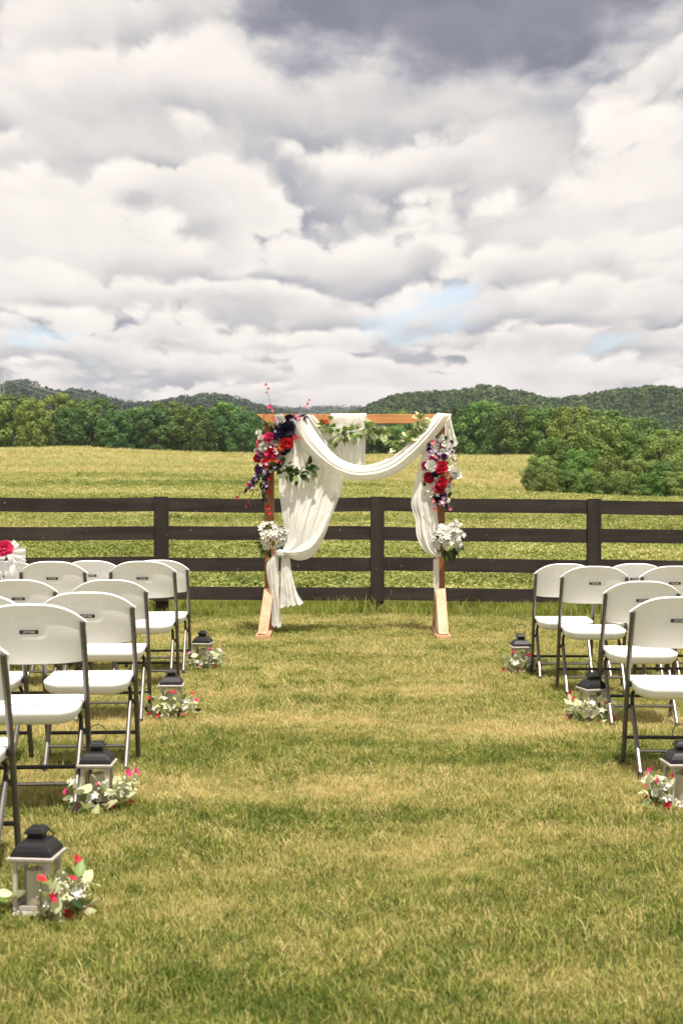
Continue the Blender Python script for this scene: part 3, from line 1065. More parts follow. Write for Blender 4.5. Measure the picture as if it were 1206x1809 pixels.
def build_lawn_grass():
    rng = np.random.default_rng(31)
    protos = [tuft_mesh('tuft', s, 13, 0.024, 0.0024, 0.030, 0.65, MT['blade'], 0.25) for s in range(6)]
    protos += [tuft_mesh('tuft', 50 + s, 9, 0.042, 0.0028, 0.026, 0.6, MT['blade'], 0.2) for s in range(2)]
    n = 245000
    pd = sample_wedge(rng, n, 3.0, 16.4, 0.255, 1.45, 0.35)
    pts = np.column_stack([pd, np.zeros(n)])
    # grass is longer and clumpier where the mower missed; shorter where it is worn
    hn = np.array([nz(x * 1.1, y * 1.6, 2.0) for x, y in pd])
    hn2 = np.array([nz(x * 5, y * 5, 8.0) for x, y in pd])
    far = np.clip((pd[:, 1] - 5) / 10, 0, 1)
    sz = (1.0 + 0.45 * hn + 0.45 * hn2) * rng.uniform(0.7, 1.3, n)
    scl = np.column_stack([sz * (1 + 0.7 * far), sz * (1 + 0.7 * far), sz * (1 - 0.15 * far)])
    rot = np.column_stack([rng.normal(0, 0.18, n), rng.normal(0, 0.18, n), rng.uniform(0, 2 * PI, n)])
    idx = rng.choice(8, n, p=[0.15] * 6 + [0.05] * 2)
    scatter('lawn_grass', pts, rot, scl, idx, protos, 'short mown grass of the lawn, green and straw coloured', 'grass')

    # unmown strip along the fence
    protos = [tuft_mesh('fence_tuft', 80 + s, 12, 0.17, 0.007, 0.06, 0.45, MT['tall'], 0.1) for s in range(4)]
    n = 6500
    x = rng.uniform(-6.5, 6.5, n)
    y = rng.uniform(15.55, 17.2, n)
    keep = (y > 15.72 + 0.10 * np.sin(x * 2.1) + 0.08 * np.sin(x * 5.3))
    x, y = x[keep], y[keep]
    n = len(x)
    sz = rng.uniform(0.6, 1.25, n) * (0.8 + 0.35 * np.array([nz(a * 1.3, b * 2, 4.4) for a, b in zip(x, y)]))
    rot = np.column_stack([rng.normal(0, 0.1, n), rng.normal(0, 0.1, n), rng.uniform(0, 2 * PI, n)])
    scatter('fence_grass', np.column_stack([x, y, np.zeros(n)]), rot, np.column_stack([sz] * 3), rng.integers(0, 4, n), protos, 'tall green unmown grass along the foot of the fence', 'grass')


def bean_mesh(seed):
    rng = np.random.default_rng(seed)
    n = 64
    th = rng.uniform(0, 2 * PI, n)
    r = np.sqrt(rng.uniform(0, 1, n)) * 0.17
    C = np.stack([r * np.cos(th), r * np.sin(th), rng.uniform(0.08, 0.26, n) - r * 0.35], 1)
    N = np.stack([np.cos(th) * 0.7, np.sin(th) * 0.7, np.full(n, 0.8)], 1)
    me = quads_mesh('bean_plant', leaf_quads(rng, C, N, 0.046, 0.85, 0.6), MT['bean'], rng.uniform(0, 1, n))
    return me


def build_fields():
    rng = np.random.default_rng(77)
    protos = [bean_mesh(s) for s in range(5)]
    n = 30000
    pd = sample_wedge(rng, n, 17.3, 105.0, 0.26, 2.4, 0.85)
    pts = np.array([(x, y, terrain(x, y) - 0.01) for x, y in pd])
    cl = np.array([nz(x * 0.7, y * 0.5, 6.0) for x, y in pd])
    sz = rng.uniform(0.7, 1.2, n) * (0.95 + 0.35 * cl) * (1 + 0.6 * np.clip((pd[:, 1] - 20) / 50, 0, 1))
    rot = np.column_stack([rng.normal(0, 0.12, n), rng.normal(0, 0.12, n), rng.uniform(0, 2 * PI, n)])
    scatter('crop_plants', pts, rot, np.column_stack([sz, sz, sz * 0.85]), rng.integers(0, 5, n), protos, 'low leafy green crop filling the field behind the fence', 'crop')
    protos = [tuft_mesh('hay', 120 + s, 16, 0.42, 0.020, 0.16, 0.4, MT['hay'], 0.1) for s in range(5)]
    n = 60000
    pd = sample_wedge(rng, n, 30.0, 352.0, 0.37, 4.0, 1.0)
    pts = np.array([(x, y, terrain(x, y) - 0.02) for x, y in pd])
    k = np.clip((pd[:, 1] - 30) / 320, 0, 1)
    sz = rng.uniform(0.5, 1.1, n) * (0.8 + 1.3 * k)
    wd = sz * (1 + 3.0 * k)
    rot = np.column_stack([rng.normal(0, 0.1, n), rng.normal(0, 0.1, n), rng.uniform(0, 2 * PI, n)])
    scatter('meadow_grass', pts, rot, np.column_stack([wd, wd, sz * 0.8]), rng.integers(0, 5, n), protos, 'ripening tan and green grass of the rising meadow', 'grass')


build_lawn_grass()
build_fields()


# ------------------------------------------------------------------ wedding arch
AD = 13.9          # distance of the arch


def AX(px): return (px - CX) * AD / FPX
def AZ(py): return CAM_H - (py - HY) * AD / FPX


def build_arch():
    e = empty('wedding_arch', (0, AD, 0), 0, 'stained cedar wedding arch with braced feet in front of the fence', 'arch')
    zt, zb = AZ(732), AZ(748.5)
    m = MB()
    xl, xr = AX(453), AX(798)
    prof = [(xl, zt), (xr, zt), (xr - 0.10, zb), (xl + 0.115, zb)]
    m.loft([[(x, -0.045, z) for x, z in prof], [(x, 0.0, z) for x, z in prof]])
    m.build('beam', MT['cedarx'], e, bevel=0.004)
    for px, leanx in ((475.5, -0.035), (777, -0.004)):
        x = AX(px)
        m = MB()
        m.box((x, 0.045, zb / 2 + 0.02), (0.092, 0.088, zb - 0.04 + 0.115))
        m.build('post', MT['cedar'], e, bevel=0.004)
        for s in (-1, 1):
            m = MB()
            a = Vector((x + leanx, (-0.52 if s < 0 else 0.40), 0.035))
            b = Vector((x, (-0.045 if s < 0 else 0.135), 0.43))
            m.bar(a, b, 0.094, 0.042, up=(0, 1, 0))
            m.build('brace', MT['rawwood'], e, bevel=0.003)
        m = MB()
        m.box((x + leanx, -0.055, 0.019), (0.135, 1.05, 0.036))
        m.build('foot', MT['rawwood'], e, bevel=0.003)
    return e


build_arch()


# ------------------------------------------------------------------ drapes
def resample(pts, n):
    pts = [np.array(p, float) for p in pts]
    P_ = [2 * pts[0] - pts[1]] + pts + [2 * pts[-1] - pts[-2]]
    out = []
    for i in range(1, len(P_) - 2):
        for k in range(24):
            t = k / 24
            p0, p1, p2, p3 = P_[i - 1], P_[i], P_[i + 1], P_[i + 2]
            out.append(0.5 * ((2 * p1) + (-p0 + p2) * t + (2 * p0 - 5 * p1 + 4 * p2 - p3) * t * t + (-p0 + 3 * p1 - 3 * p2 + p3) * t ** 3))
    out.append(pts[-1])
    out = np.array(out)
    L = np.concatenate([[0], np.cumsum(np.linalg.norm(np.diff(out, axis=0), axis=1))])
    s = np.linspace(0, L[-1], n)
    return np.stack([np.interp(s, L, out[:, k]) for k in range(out.shape[1])], 1)


def cloth(left, right, seed, pleats, amp, nu=110, nv=120, belly=0.0, along=False, vfade=0.0, wrinkle=0.004, hem=0.0):
    """a hanging cloth between two edge curves given as (bearing x, bearing y, depth offset in front of the arch)"""
    rng = random.Random(seed)
    A, B = resample(left, nv), resample(right, nv)
    ph = [rng.uniform(0, 6.28) for _ in range(6)]
    arr = []
    for j in range(nv):
        v = j / (nv - 1)
        row = []
        wid = math.hypot(B[j][0] - A[j][0], B[j][1] - A[j][1]) / 178.0
        for i in range(nu):
            u = i / (nu - 1)
            uu = u + 0.035 * math.sin(2 * PI * (1.3 * v + u) + ph[0]) * (1 - abs(2 * u - 1))
            up = u + 0.11 * nz(u * 2.6, v * 1.1, seed * 5.1) + 0.04 * nz(u * 7.0, v * 1.7, seed * 2.3)
            ga = 0.55 + 0.9 * abs(nz(u * 4.0, v * 1.6, seed * 9.1))
            px = A[j][0] * (1 - uu) + B[j][0] * uu
            py = A[j][1] * (1 - uu) + B[j][1] * uu
            off = A[j][2] * (1 - uu) + B[j][2] * uu
            a = amp * min(1.0, wid / 0.22) * (0.55 + 0.45 * math.sin(2 * PI * v * 0.8 + ph[5]))
            if vfade: a *= min(1, (1 - v) / vfade + 0.15)
            d = a * ga * math.sin(2 * PI * pleats * up + ph[1] + 0.8 * math.sin(3 * v + ph[2]))
            d += a * 0.5 * math.sin(2 * PI * pleats * 1.73 * up + ph[3] + 1.5 * v)
            d += a * 0.22 * ga * math.sin(2 * PI * pleats * 3.1 * up + ph[4] + 2.0 * v)
            d += wrinkle * 1.6 * nz(u * 7, v * 6, seed * 3.7) + wrinkle * 0.35 * nz(u * 26, v * 18, seed * 1.7)
            off += belly * math.sin(PI * u) + d
            if hem and j > nv - 4: off += 0.002
            dd = AD - off
            row.append(P(px, py + (hem * math.sin(2 * PI * pleats * u + ph[1]) * v ** 6), dd))
        arr.append(row)
    return arr


def drape(name, pieces, label):
    e = empty(name, (AX(600), AD, 0), 0, label, 'drape', 'cream drapes hung on the arch')
    for pn, arr in pieces:
        m = MB()
        m.grid(arr)
        o = m.build(pn, MT['cloth'], e, smooth=True)
        o.matrix_parent_inverse = Matrix.Translation((-AX(600), -AD, 0))
    return e


F = 0.075   # just in front of the beam
curtain = cloth([(506, 733, F), (502, 770, F + .01), (495, 820, F + .02), (493, 860, F + .03), (498, 905, F + .05), (503, 940, F + .05), (499, 972, F + .06)],
                [(553, 733, F), (580, 765, F), (604, 805, F), (606, 850, F + .02), (592, 897, F + .05), (572, 940, F + .09), (549, 979, F + .10), (524, 989, F + .09), (503, 979, F + .07)],
                3, 8, 0.020, 170, 150, belly=0.05, wrinkle=0.007, vfade=0.3)
pouch = cloth([(592, 868, F + .03), (575, 915, F + .09), (545, 955, F + .12), (515, 968, F + .11), (499, 972, F + .09)],
              [(596, 880, F + .03), (574, 945, F + .07), (553, 981, F + .09), (527, 990, F + .09), (501, 980, F + .08)],
              8, 3, 0.012, 60, 90, belly=0.04, wrinkle=0.006)
tail_a = cloth([(483, 979, F + .06), (471, 997, F + .06), (472, 1022, F + .05), (478, 1048, F + .05), (480, 1080, F + .05), (480, 1106, F + .05)],
               [(492, 979, F + .07), (492, 1000, F + .07), (493, 1025, F + .07), (493, 1050, F + .07), (495, 1082, F + .06), (497, 1109, F + .06)],
               5, 2.2, 0.014, 60, 90, belly=0.02, hem=1.5)
tail_b = cloth([(497, 981, F + .07), (496, 1005, F + .07), (495, 1040, F + .08), (493, 1074, F + .09)],
               [(512, 981, F + .08), (515, 1010, F + .08), (523, 1042, F + .09), (536, 1067, F + .10)],
               6, 4, 0.016, 80, 90, belly=0.02, hem=1.5)
drape('left_curtain', [('panel', curtain), ('pouch', pouch), ('tail', tail_a), ('tail', tail_b)], 'long cream curtain gathered to the left post and ending in two tails')
knot = MB()
for k in range(3):
    knot.tube([P(486, 976 + k * 3, AD - F - .07), P(494, 974 + k * 2.5, AD - F - .115), P(505, 977 + k * 2, AD - F - .10), P(513, 980 + k, AD - F - .07)], [0.012, 0.022, 0.02, 0.010], 9)
o = knot.build('tie', MT['cloth'], bpy.data.objects['left_curtain'], smooth=True)
o.matrix_parent_inverse = Matrix.Translation((-AX(600), -AD, 0))

over = lambda x0, x1: ([(x0, 745, -.06), (x0, 733, -.05), (x0, 730.5, .0), (x0, 731.5, .055), (x0, 740, F)], [(x1, 745, -.06), (x1, 733, -.05), (x1, 730.5, .0), (x1, 731.5, .055), (x1, 740, F)])
ol, orr = over(584, 647)
centre = cloth(ol + [(578, 765, F), (570, 795, F - .01), (566, 823, F - .02)], orr + [(646, 765, F), (645, 795, F - .01), (644, 822, F - .02)], 11, 9, 0.011, 130, 110, wrinkle=0.006)
drape('centre_panel', [('panel', centre)], 'short cream cloth folded over the middle of the beam')

swag = cloth([(545, 731, F + .02), (556, 757, F + .03), (576, 786, F + .05), (602, 811, F + .07), (640, 822, F + .08), (680, 812, F + .07), (716, 787, F + .05), (747, 757, F + .03), (769, 732, F), (776, 729.5, 0.0), (779, 733, -.06)],
             [(507, 750, F + .02), (530, 788, F + .05), (566, 822, F + .09), (608, 845, F + .12), (650, 849, F + .13), (692, 840, F + .11), (733, 811, F + .08), (767, 774, F + .05), (794, 738, F + .01), (796, 731, 0.0), (796, 735, -.06)],
             17, 3.6, 0.024, 90, 170, belly=0.09, wrinkle=0.007)
swag_tail = cloth([(783, 733, -.06), (783, 755, -.07), (782, 780, -.075), (781, 804, -.08)], [(795, 733, -.06), (799, 752, -.07), (803, 768, -.075), (809, 784, -.08)], 19, 3, 0.016, 60, 60, wrinkle=0.006, hem=1.0)
drape('swag', [('swag_body', swag), ('swag_tail', swag_tail)], 'broad cream swag slung from the left of the beam to its right end')

rcurt = cloth([(752, 746, -.03), (748, 785, .0), (738, 830, .02), (728, 872, .05), (726, 893, .06), (733, 918, .07), (736, 948, .09), (750, 974, .10), (770, 986, .10)],
              [(771, 746, -.03), (771, 785, .0), (769, 830, .02), (769, 870, .04), (772, 905, .05), (775, 935, .06), (777, 955, .07), (778, 970, .08), (779, 982, .09)],
              23, 4, 0.018, 110, 150, belly=0.05, wrinkle=0.008)
rtail = cloth([(765, 988, .09), (765, 1020, .08), (768, 1055, .07), (769, 1085, .07), (769, 1114, .07)], [(775, 986, .09), (775, 1020, .08), (776, 1055, .07), (776, 1085, .07), (777, 1114, .07)], 29, 1.6, 0.010, 40, 90, hem=0.5)
drape('right_curtain', [('panel', rcurt), ('tail', rtail)], 'cream curtain bunched against the right post with one thin tail')


# ------------------------------------------------------------------ petals, leaves and blossoms (shared meshes of unit size)
def petal_grid(w, l, cup, tipcurl, n=5, k=4, wave=0.0, ph=0.0):
    arr = []
    for j in range(n):
        v = j / (n - 1)
        half = w * (math.sin(PI * (0.12 + 0.80 * v)) ** 0.8)
        row = []
        for i in range(k):
            u = -1 + 2 * i / (k - 1)
            row.append(Vector((u * half, v * l, cup * (u * u) * half + tipcurl * v * v + wave * math.sin(5 * u + ph) * v)))
        arr.append(row)
    return arr


def rose_mesh(name, mat_, seed, open_=1.0):
    """rings of cupped petals round a tight bud, facing -Y, radius about 1"""
    rng = random.Random(seed)
    m = MB()
    rings = [(3, 0.14, 0.55, 78), (4, 0.22, 0.66, 66), (5, 0.34, 0.76, 50), (6, 0.46, 0.80, 32), (6, 0.52, 0.82, 14)]
    for ri, (n, r0, l, tilt) in enumerate(rings):
        for k in range(n):
            a = 2 * PI * (k + 0.5 * ri) / n + rng.uniform(-.25, .25)
            t = R(tilt * (1.15 - 0.15 * open_) + rng.uniform(-7, 7))
            g = petal_grid(0.40 + 0.07 * ri, l * rng.uniform(0.9, 1.1), 0.55, -0.12 * ri / 4, 5, 5, 0.05, rng.uniform(0, 6))
            # petal leaves the base radially, tilted up towards the axis
            rot = Matrix.Rotation(a, 4, 'Z') @ Matrix.Translation((0, r0 * 0.55, 0.02 * (4 - ri))) @ Matrix.Rotation(t, 4, 'X')
            m.grid([[rot @ p for p in row] for row in g])
    turn = Matrix.Rotation(R(90), 4, 'X')
    m.v = [tuple(turn @ Vector(p)) for p in m.v]
    return m.mesh(name, mat_, True)


def dahlia_mesh(name, mat_, seed):
    rng = random.Random(seed)
    m = MB()
    for ri in range(6):
        n = 6 + ri * 2
        for k in range(n):
            a = 2 * PI * (k + 0.5 * (ri % 2)) / n + rng.uniform(-.12, .12)
            t = R(80 - ri * 14 + rng.uniform(-6, 6))
            g = petal_grid(0.16 + 0.02 * ri, 0.45 + 0.11 * ri, 0.7, -0.05, 4, 3)
            rot = Matrix.Rotation(a, 4, 'Z') @ Matrix.Translation((0, 0.06 + .02 * ri, 0.05 * (5 - ri))) @ Matrix.Rotation(t, 4, 'X')
            m.grid([[rot @ p for p in row] for row in g])
    turn = Matrix.Rotation(R(90), 4, 'X')
    m.v = [tuple(turn @ Vector(p)) for p in m.v]
    return m.mesh(name, mat_, True)


def star_mesh(name, mat_, seed, n=5, w=0.30, curl=-0.25, tilt=22):
    rng = random.Random(seed)
    m = MB()
    for k in range(n):
        a = 2 * PI * k / n + rng.uniform(-.15, .15)
        g = petal_grid(w, 1.0, 0.35, curl, 5, 3)
        rot = Matrix.Rotation(a, 4, 'Z') @ Matrix.Rotation(R(tilt + rng.uniform(-12, 12)), 4, 'X')
        m.grid([[rot @ p for p in row] for row in g])
    m.sphere((0, 0, 0.08), 0.13, 6, 3)
    turn = Matrix.Rotation(R(90), 4, 'X')
    m.v = [tuple(turn @ Vector(p)) for p in m.v]
    return m.mesh(name, mat_, True)


def leaf_mesh(name, mat_, w=0.36, fold=0.25, curl=-0.2, n=7):
    """unit-length leaf along +Y from its stalk"""
    arr = []
    for j in range(n):
        v = j / (n - 1)
        half = w * (math.sin(PI * v ** 0.8) ** 0.9) * (1 - 0.15 * v) + 0.012
        arr.append([Vector((u * half, v, fold * abs(u) * half + curl * v * v)) for u in (-1, -0.5, 0, 0.5, 1)])
    m = MB()
    m.grid(arr)
    return m.mesh(name, mat_, True)


LEAF = {k: [leaf_mesh('leaf', MT[mt], w, f, c) for w, f, c in ((0.30, .25, -.15), (0.38, .3, -.3), (0.34, .1, .1))]
        for k, mt in (('dark', 'leafdark'), ('green', 'leafgreen'), ('pale', 'leafpale'), ('plum', 'leafplum'))}
ROUND = {k: [leaf_mesh('leaf', MT[mt], w, f, c) for w, f, c in ((0.50, .15, -.15), (0.46, .2, -.3))] for k, mt in (('pale', 'leafpale'), ('green', 'leafgreen'))}
SLIM = {k: [leaf_mesh('leaf', MT[mt], 0.15, .3, c) for c in (-.35, -.1)] for k, mt in (('dark', 'leafdark'), ('plum', 'leafplum'), ('green', 'leafgreen'))}
ROSE = {c: [rose_mesh('rose', MT[c], s, op) for s, op in ((1, 1.0), (2, 1.6))] for c in ('red', 'magenta', 'pink', 'peach', 'blush', 'orange', 'white', 'navy', 'purple')}
DAHL = {c: [dahlia_mesh('dahlia', MT[c], 3)] for c in ('navy', 'purple', 'white')}
STAR = {c: [star_mesh('blossom', MT[c], 5, 5, 0.36, -0.3, 35), star_mesh('blossom', MT[c], 6, 5, 0.32, -0.55, 52), star_mesh('blossom', MT[c], 7, 6, 0.34, 0.1, 30)] for c in ('red', 'magenta', 'pink', 'white', 'lilac', 'purple', 'blush')}
LILY = {'white': [star_mesh('lily', MT['white'], 8, 6, 0.27, -0.30, 42), star_mesh('lily', MT['white'], 9, 6, 0.25, -0.15, 55)]}
RF = random.Random(77)


def put(meshes, name, loc, size, parent, face=None, roll=None, spin=None):
    """place a shared mesh as a part; face = direction its -Y (front) looks along, in the thing's own frame"""
    o = link(name, RF.choice(meshes), parent)
    o.location = loc
    if face is None: face = Vector((RF.uniform(-.6, .6), -1, RF.uniform(-.2, .7)))
    q = (-Vector(face)).to_track_quat('Y', 'Z')
    o.rotation_mode = 'QUATERNION'
    o.rotation_quaternion = q @ Euler((0, RF.uniform(0, 6.28) if roll is None else roll, 0)).to_quaternion()
    o.scale = (size,) * 3
    return o


def put_leaf(meshes, loc, direction, size, parent, up=None):
    o = link('leaf', RF.choice(meshes), parent)
    o.location = loc
    o.rotation_mode = 'QUATERNION'
    q = Vector(direction).to_track_quat('Y', 'Z')
    o.rotation_quaternion = q @ Euler((0, RF.uniform(-1.1, 1.1), 0)).to_quaternion()
    o.scale = (size, size, size)
    return o


PXM = AD / FPX     # metres for one pixel of bearing at the arch


def arrangement(name, label, px, py, off):
    b = P(px, py, AD - off)
    e = empty(name, b, 0, label, 'flowers')
    return e, b


def loc_at(b, px, py, off):
    return P(px, py, AD - off) - b


def stems(e, b, lines, mat_=None, r=0.0022):
    for pts in lines:
        m = MB()
        m.tube([loc_at(b, *p) for p in pts], r, 5)
        m.build('stem', mat_ or MT['stem'], e)


def build_left_flowers():
    e, b = arrangement('rose_arrangement', 'large cascading arrangement of red, white and navy flowers on the left corner of the arch', 480, 800, .12)
    S = PXM
    for (c, x, y, r, kind) in [
        ('white', 494, 741, 9, 'R'), ('white', 484, 752, 6, 'S'), ('navy', 504, 760, 15, 'D'), ('navy', 521, 748, 12, 'D'), ('navy', 497, 768, 10, 'R'), ('navy', 512, 742, 9, 'R'), ('navy', 533, 741, 7, 'R'), ('purple', 538, 735, 5, 'S'),
        ('pink', 519, 736, 6, 'S'), ('pink', 528, 738, 5, 'S'), ('red', 486, 742, 6, 'S'), ('red', 487, 750, 6, 'S'), ('lilac', 531, 734, 5, 'S'),
        ('magenta', 475, 773, 9, 'R'), ('purple', 484, 771, 7, 'R'), ('white', 493, 777, 10, 'R'), ('red', 507, 783, 10, 'R'), ('orange', 498, 790, 7, 'R'),
        ('white', 466, 790, 10, 'R'), ('pink', 460, 784, 8, 'R'), ('peach', 465, 803, 9, 'R'), ('red', 480, 801, 11, 'R'), ('blush', 489, 795, 8, 'R'), ('pink', 478, 787, 7, 'S'),
        ('white', 495, 808, 9, 'R'), ('navy', 502, 798, 7, 'R'), ('navy', 508, 795, 6, 'R'), ('red', 454, 810, 7, 'R'), ('orange', 482, 815, 8, 'R'), ('red', 470, 818, 8, 'R'),
        ('white', 466, 824, 7, 'R'), ('white', 457, 765, 5, 'R'), ('blush', 461, 774, 5, 'R'), ('white', 453, 796, 4, 'R'), ('white', 485, 783, 5, 'S'), ('red', 521, 772, 5, 'S'), ('red', 529, 774, 3.5, 'S'),
        ('purple', 457, 829, 7, 'D'), ('navy', 484, 826, 8, 'D'), ('navy', 490, 822, 6, 'R'), ('magenta', 475, 838, 5, 'S'), ('red', 477, 846, 4.5, 'S'), ('red', 472, 866, 5, 'S'), ('red', 478, 870, 3.5, 'S'), ('red', 473, 896, 5, 'S'), ('red', 477, 907, 4.5, 'S')]:
        mesh = {'R': ROSE, 'D': DAHL, 'S': STAR}[kind][c]
        put(mesh, {'R': 'rose', 'D': 'dahlia', 'S': 'blossom'}[kind], loc_at(b, x, y, .13 + RF.uniform(-.02, .05)), r * S * 1.06, e)
    # drooping plum foliage
    for (x0, y0, x1, y1, n) in [(462, 826, 437, 863, 26), (458, 832, 445, 862, 20), (466, 828, 463, 880, 24), (472, 832, 468, 876, 16), (478, 826, 472, 850, 7), (500, 764, 512, 772, 5), (484, 765, 490, 760, 5), (505, 744, 540, 738, 8)]:
        m = MB()
        m.tube([loc_at(b, x0, y0, .14), loc_at(b, (x0 + x1) / 2 + 2, (y0 + y1) / 2, .15), loc_at(b, x1, y1, .12)], 0.003, 5)
        m.build('stem', MT['twig'], e)
        for k in range(n):
            t = (k + 0.5) / n
            p = loc_at(b, x0 + (x1 - x0) * t + RF.uniform(-3, 3), y0 + (y1 - y0) * t + RF.uniform(-3, 3), .13 + RF.uniform(0, .05))
            dr = Vector((x1 - x0, 0, -(y1 - y0))).normalized() + Vector((RF.uniform(-.8, .8), RF.uniform(-.8, .3), RF.uniform(-.4, .3)))
            put_leaf(LEAF['plum'] if k % 3 else SLIM['plum'], p, dr, RF.uniform(8, 13) * S, e)
            if k % 8 == 2: put(STAR['purple'] if k % 2 else STAR['lilac'], 'blossom', p + Vector((0, -.02, 0)), RF.uniform(3, 4.5) * S, e)
    # filler leaves behind the blossoms
    for _ in range(34):     # small filler blossoms
        x = RF.uniform(452, 512)
        y = RF.uniform(max(752, 800 - (x - 450) * 0.9), 828)
        put(STAR[RF.choice(['white', 'white', 'blush', 'pink', 'magenta', 'lilac', 'purple'])], 'blossom', loc_at(b, x, y, .14 + RF.uniform(0, .05)), RF.uniform(2.6, 4.6) * S, e)
    for _ in range(80):
        x, y = RF.uniform(449, 516), RF.uniform(740, 836)
        a = RF.uniform(0, 6.28)
        put_leaf(LEAF[RF.choice(['dark', 'dark', 'green'])], loc_at(b, x, y, .07 + RF.uniform(0, .04)), (math.cos(a), RF.uniform(-.5, 0), math.sin(a)), RF.uniform(8, 13) * S, e)
    for (x, y) in [(440, 862), (447, 858), (437, 856), (445, 848), (452, 846)]:
        put(STAR[RF.choice(['magenta', 'pink', 'red'])], 'blossom', loc_at(b, x, y, .16), 3.6 * S, e)
    # airy sprays with tiny blossoms
    sprays = [[(482, 745, .12), (478, 715, .10), (472, 690, .09), (470, 679, .09)], [(525, 745, .1), (538, 725, .08), (546, 706, .07)], [(515, 776, .14), (532, 770, .15), (548, 768, .15)], [(516, 775, .14), (530, 764, .15), (546, 758, .15)],
              [(455, 835, .14), (430, 862, .13), (417, 885, .12)], [(462, 840, .14), (448, 866, .14), (438, 890, .13)], [(474, 850, .15), (474, 880, .15), (477, 912, .15)]]
    stems(e, b, sprays, MT['twig'], 0.0018)
    for (x, y, c, r) in [(470, 680, 'magenta', 3.4), (474, 687, 'pink', 3.0), (471, 694, 'pink', 2.6), (477, 719, 'magenta', 5.0), (480, 725, 'pink', 3.2), (546, 707, 'magenta', 2.6), (543, 714, 'pink', 2.8), (539, 720, 'pink', 3.0),
                         (547, 768, 'magenta', 3.6), (548, 762, 'magenta', 3.2), (543, 759, 'pink', 2.6), (540, 771, 'pink', 2.6), (419, 879, 'magenta', 3.6), (424, 872, 'pink', 2.6), (435, 894, 'magenta', 3), (439, 885, 'magenta', 3), (454, 866, 'pink', 2.5)]:
        put(STAR[c], 'blossom', loc_at(b, x, y, .12), r * S, e)


def build_right_flowers():
    e, b = arrangement('rose_arrangement', 'upright arrangement of red and white roses on the right post of the arch', 777, 840, .12)
    S = PXM
    for (c, x, y, r, kind) in [
        ('white', 779, 776, 6, 'R'), ('white', 784, 785, 5, 'S'), ('purple', 757, 786, 5, 'S'), ('lilac', 759, 800, 6, 'S'), ('purple', 757, 795, 5, 'D'), ('magenta', 762, 812, 6, 'R'), ('pink', 763, 782, 5, 'S'), ('pink', 758, 806, 5, 'S'),
        ('lilac', 775, 800, 6, 'S'), ('white', 782, 797, 6, 'S'), ('purple', 771, 806, 6, 'D'), ('white', 776, 811, 5, 'S'), ('purple', 784, 807, 6, 'D'),
        ('white', 762, 824, 10, 'R'), ('red', 779, 827, 11, 'R'), ('navy', 769, 834, 9, 'R'), ('red', 757, 844, 9, 'R'), ('peach', 785, 840, 10, 'R'), ('pink', 794, 846, 8, 'R'), ('red', 780, 853, 9, 'R'), ('red', 775, 864, 9, 'R'), ('white', 789, 861, 8, 'R'),
        ('white', 803, 836, 9, 'D'), ('white', 808, 841, 8, 'S'), ('white', 797, 829, 7, 'S'), ('magenta', 752, 823, 7, 'R'), ('white', 773, 845, 6, 'S'), ('white', 760, 858, 6, 'S'), ('blush', 766, 852, 5, 'S'),
        ('purple', 772, 880, 8, 'D'), ('lilac', 780, 888, 7, 'S'), ('lilac', 771, 888, 6, 'S'), ('purple', 782, 876, 7, 'R'), ('pink', 794, 898, 4.5, 'S'), ('red', 767, 900, 3.5, 'S'), ('purple', 787, 893, 5, 'D')]:
        mesh = {'R': ROSE, 'D': DAHL, 'S': STAR}[kind][c]
        put(mesh, {'R': 'rose', 'D': 'dahlia', 'S': 'blossom'}[kind], loc_at(b, x, y, .13 + RF.uniform(-.02, .05)), r * S * 1.06, e)
    for _ in range(30):
        y = RF.uniform(785, 890)
        x = 777 + RF.uniform(-1, 1) * (8 + 20 * math.sin(PI * (y - 765) / 140))
        put(STAR[RF.choice(['white', 'white', 'blush', 'pink', 'lilac'])], 'blossom', loc_at(b, x, y, .14 + RF.uniform(0, .05)), RF.uniform(2.6, 4.4) * S, e)
    for _ in range(76):
        y = RF.uniform(770, 905)
        w = 12 + 22 * math.sin(PI * min(1, max(0, (y - 765) / 140)))
        x = 777 + RF.uniform(-1, 1) * w
        a = RF.uniform(0, 6.28)
        put_leaf(LEAF[RF.choice(['dark', 'dark', 'green', 'plum'])], loc_at(b, x, y, .07 + RF.uniform(0, .05)), (math.cos(a), RF.uniform(-.6, 0), math.sin(a)), RF.uniform(7, 11) * S, e)
    # pale spikes
    for (x0, y0, x1, y1) in [(780, 815, 770, 780), (785, 815, 783, 768), (790, 815, 798, 785), (775, 815, 760, 782), (795, 830, 806, 808), (792, 822, 803, 796)]:
        m = MB()
        m.tube([loc_at(b, x0, y0, .12), loc_at(b, x1, y1, .13)], 0.0018, 5)
        m.build('stem', MT['stem'], e)
        for k in range(6):
            t = 0.3 + 0.7 * k / 5
            put(STAR[RF.choice(['white', 'lilac', 'white'])], 'blossom', loc_at(b, x0 + (x1 - x0) * t + RF.uniform(-2, 2), y0 + (y1 - y0) * t, .14), RF.uniform(2.2, 3.6) * S, e)


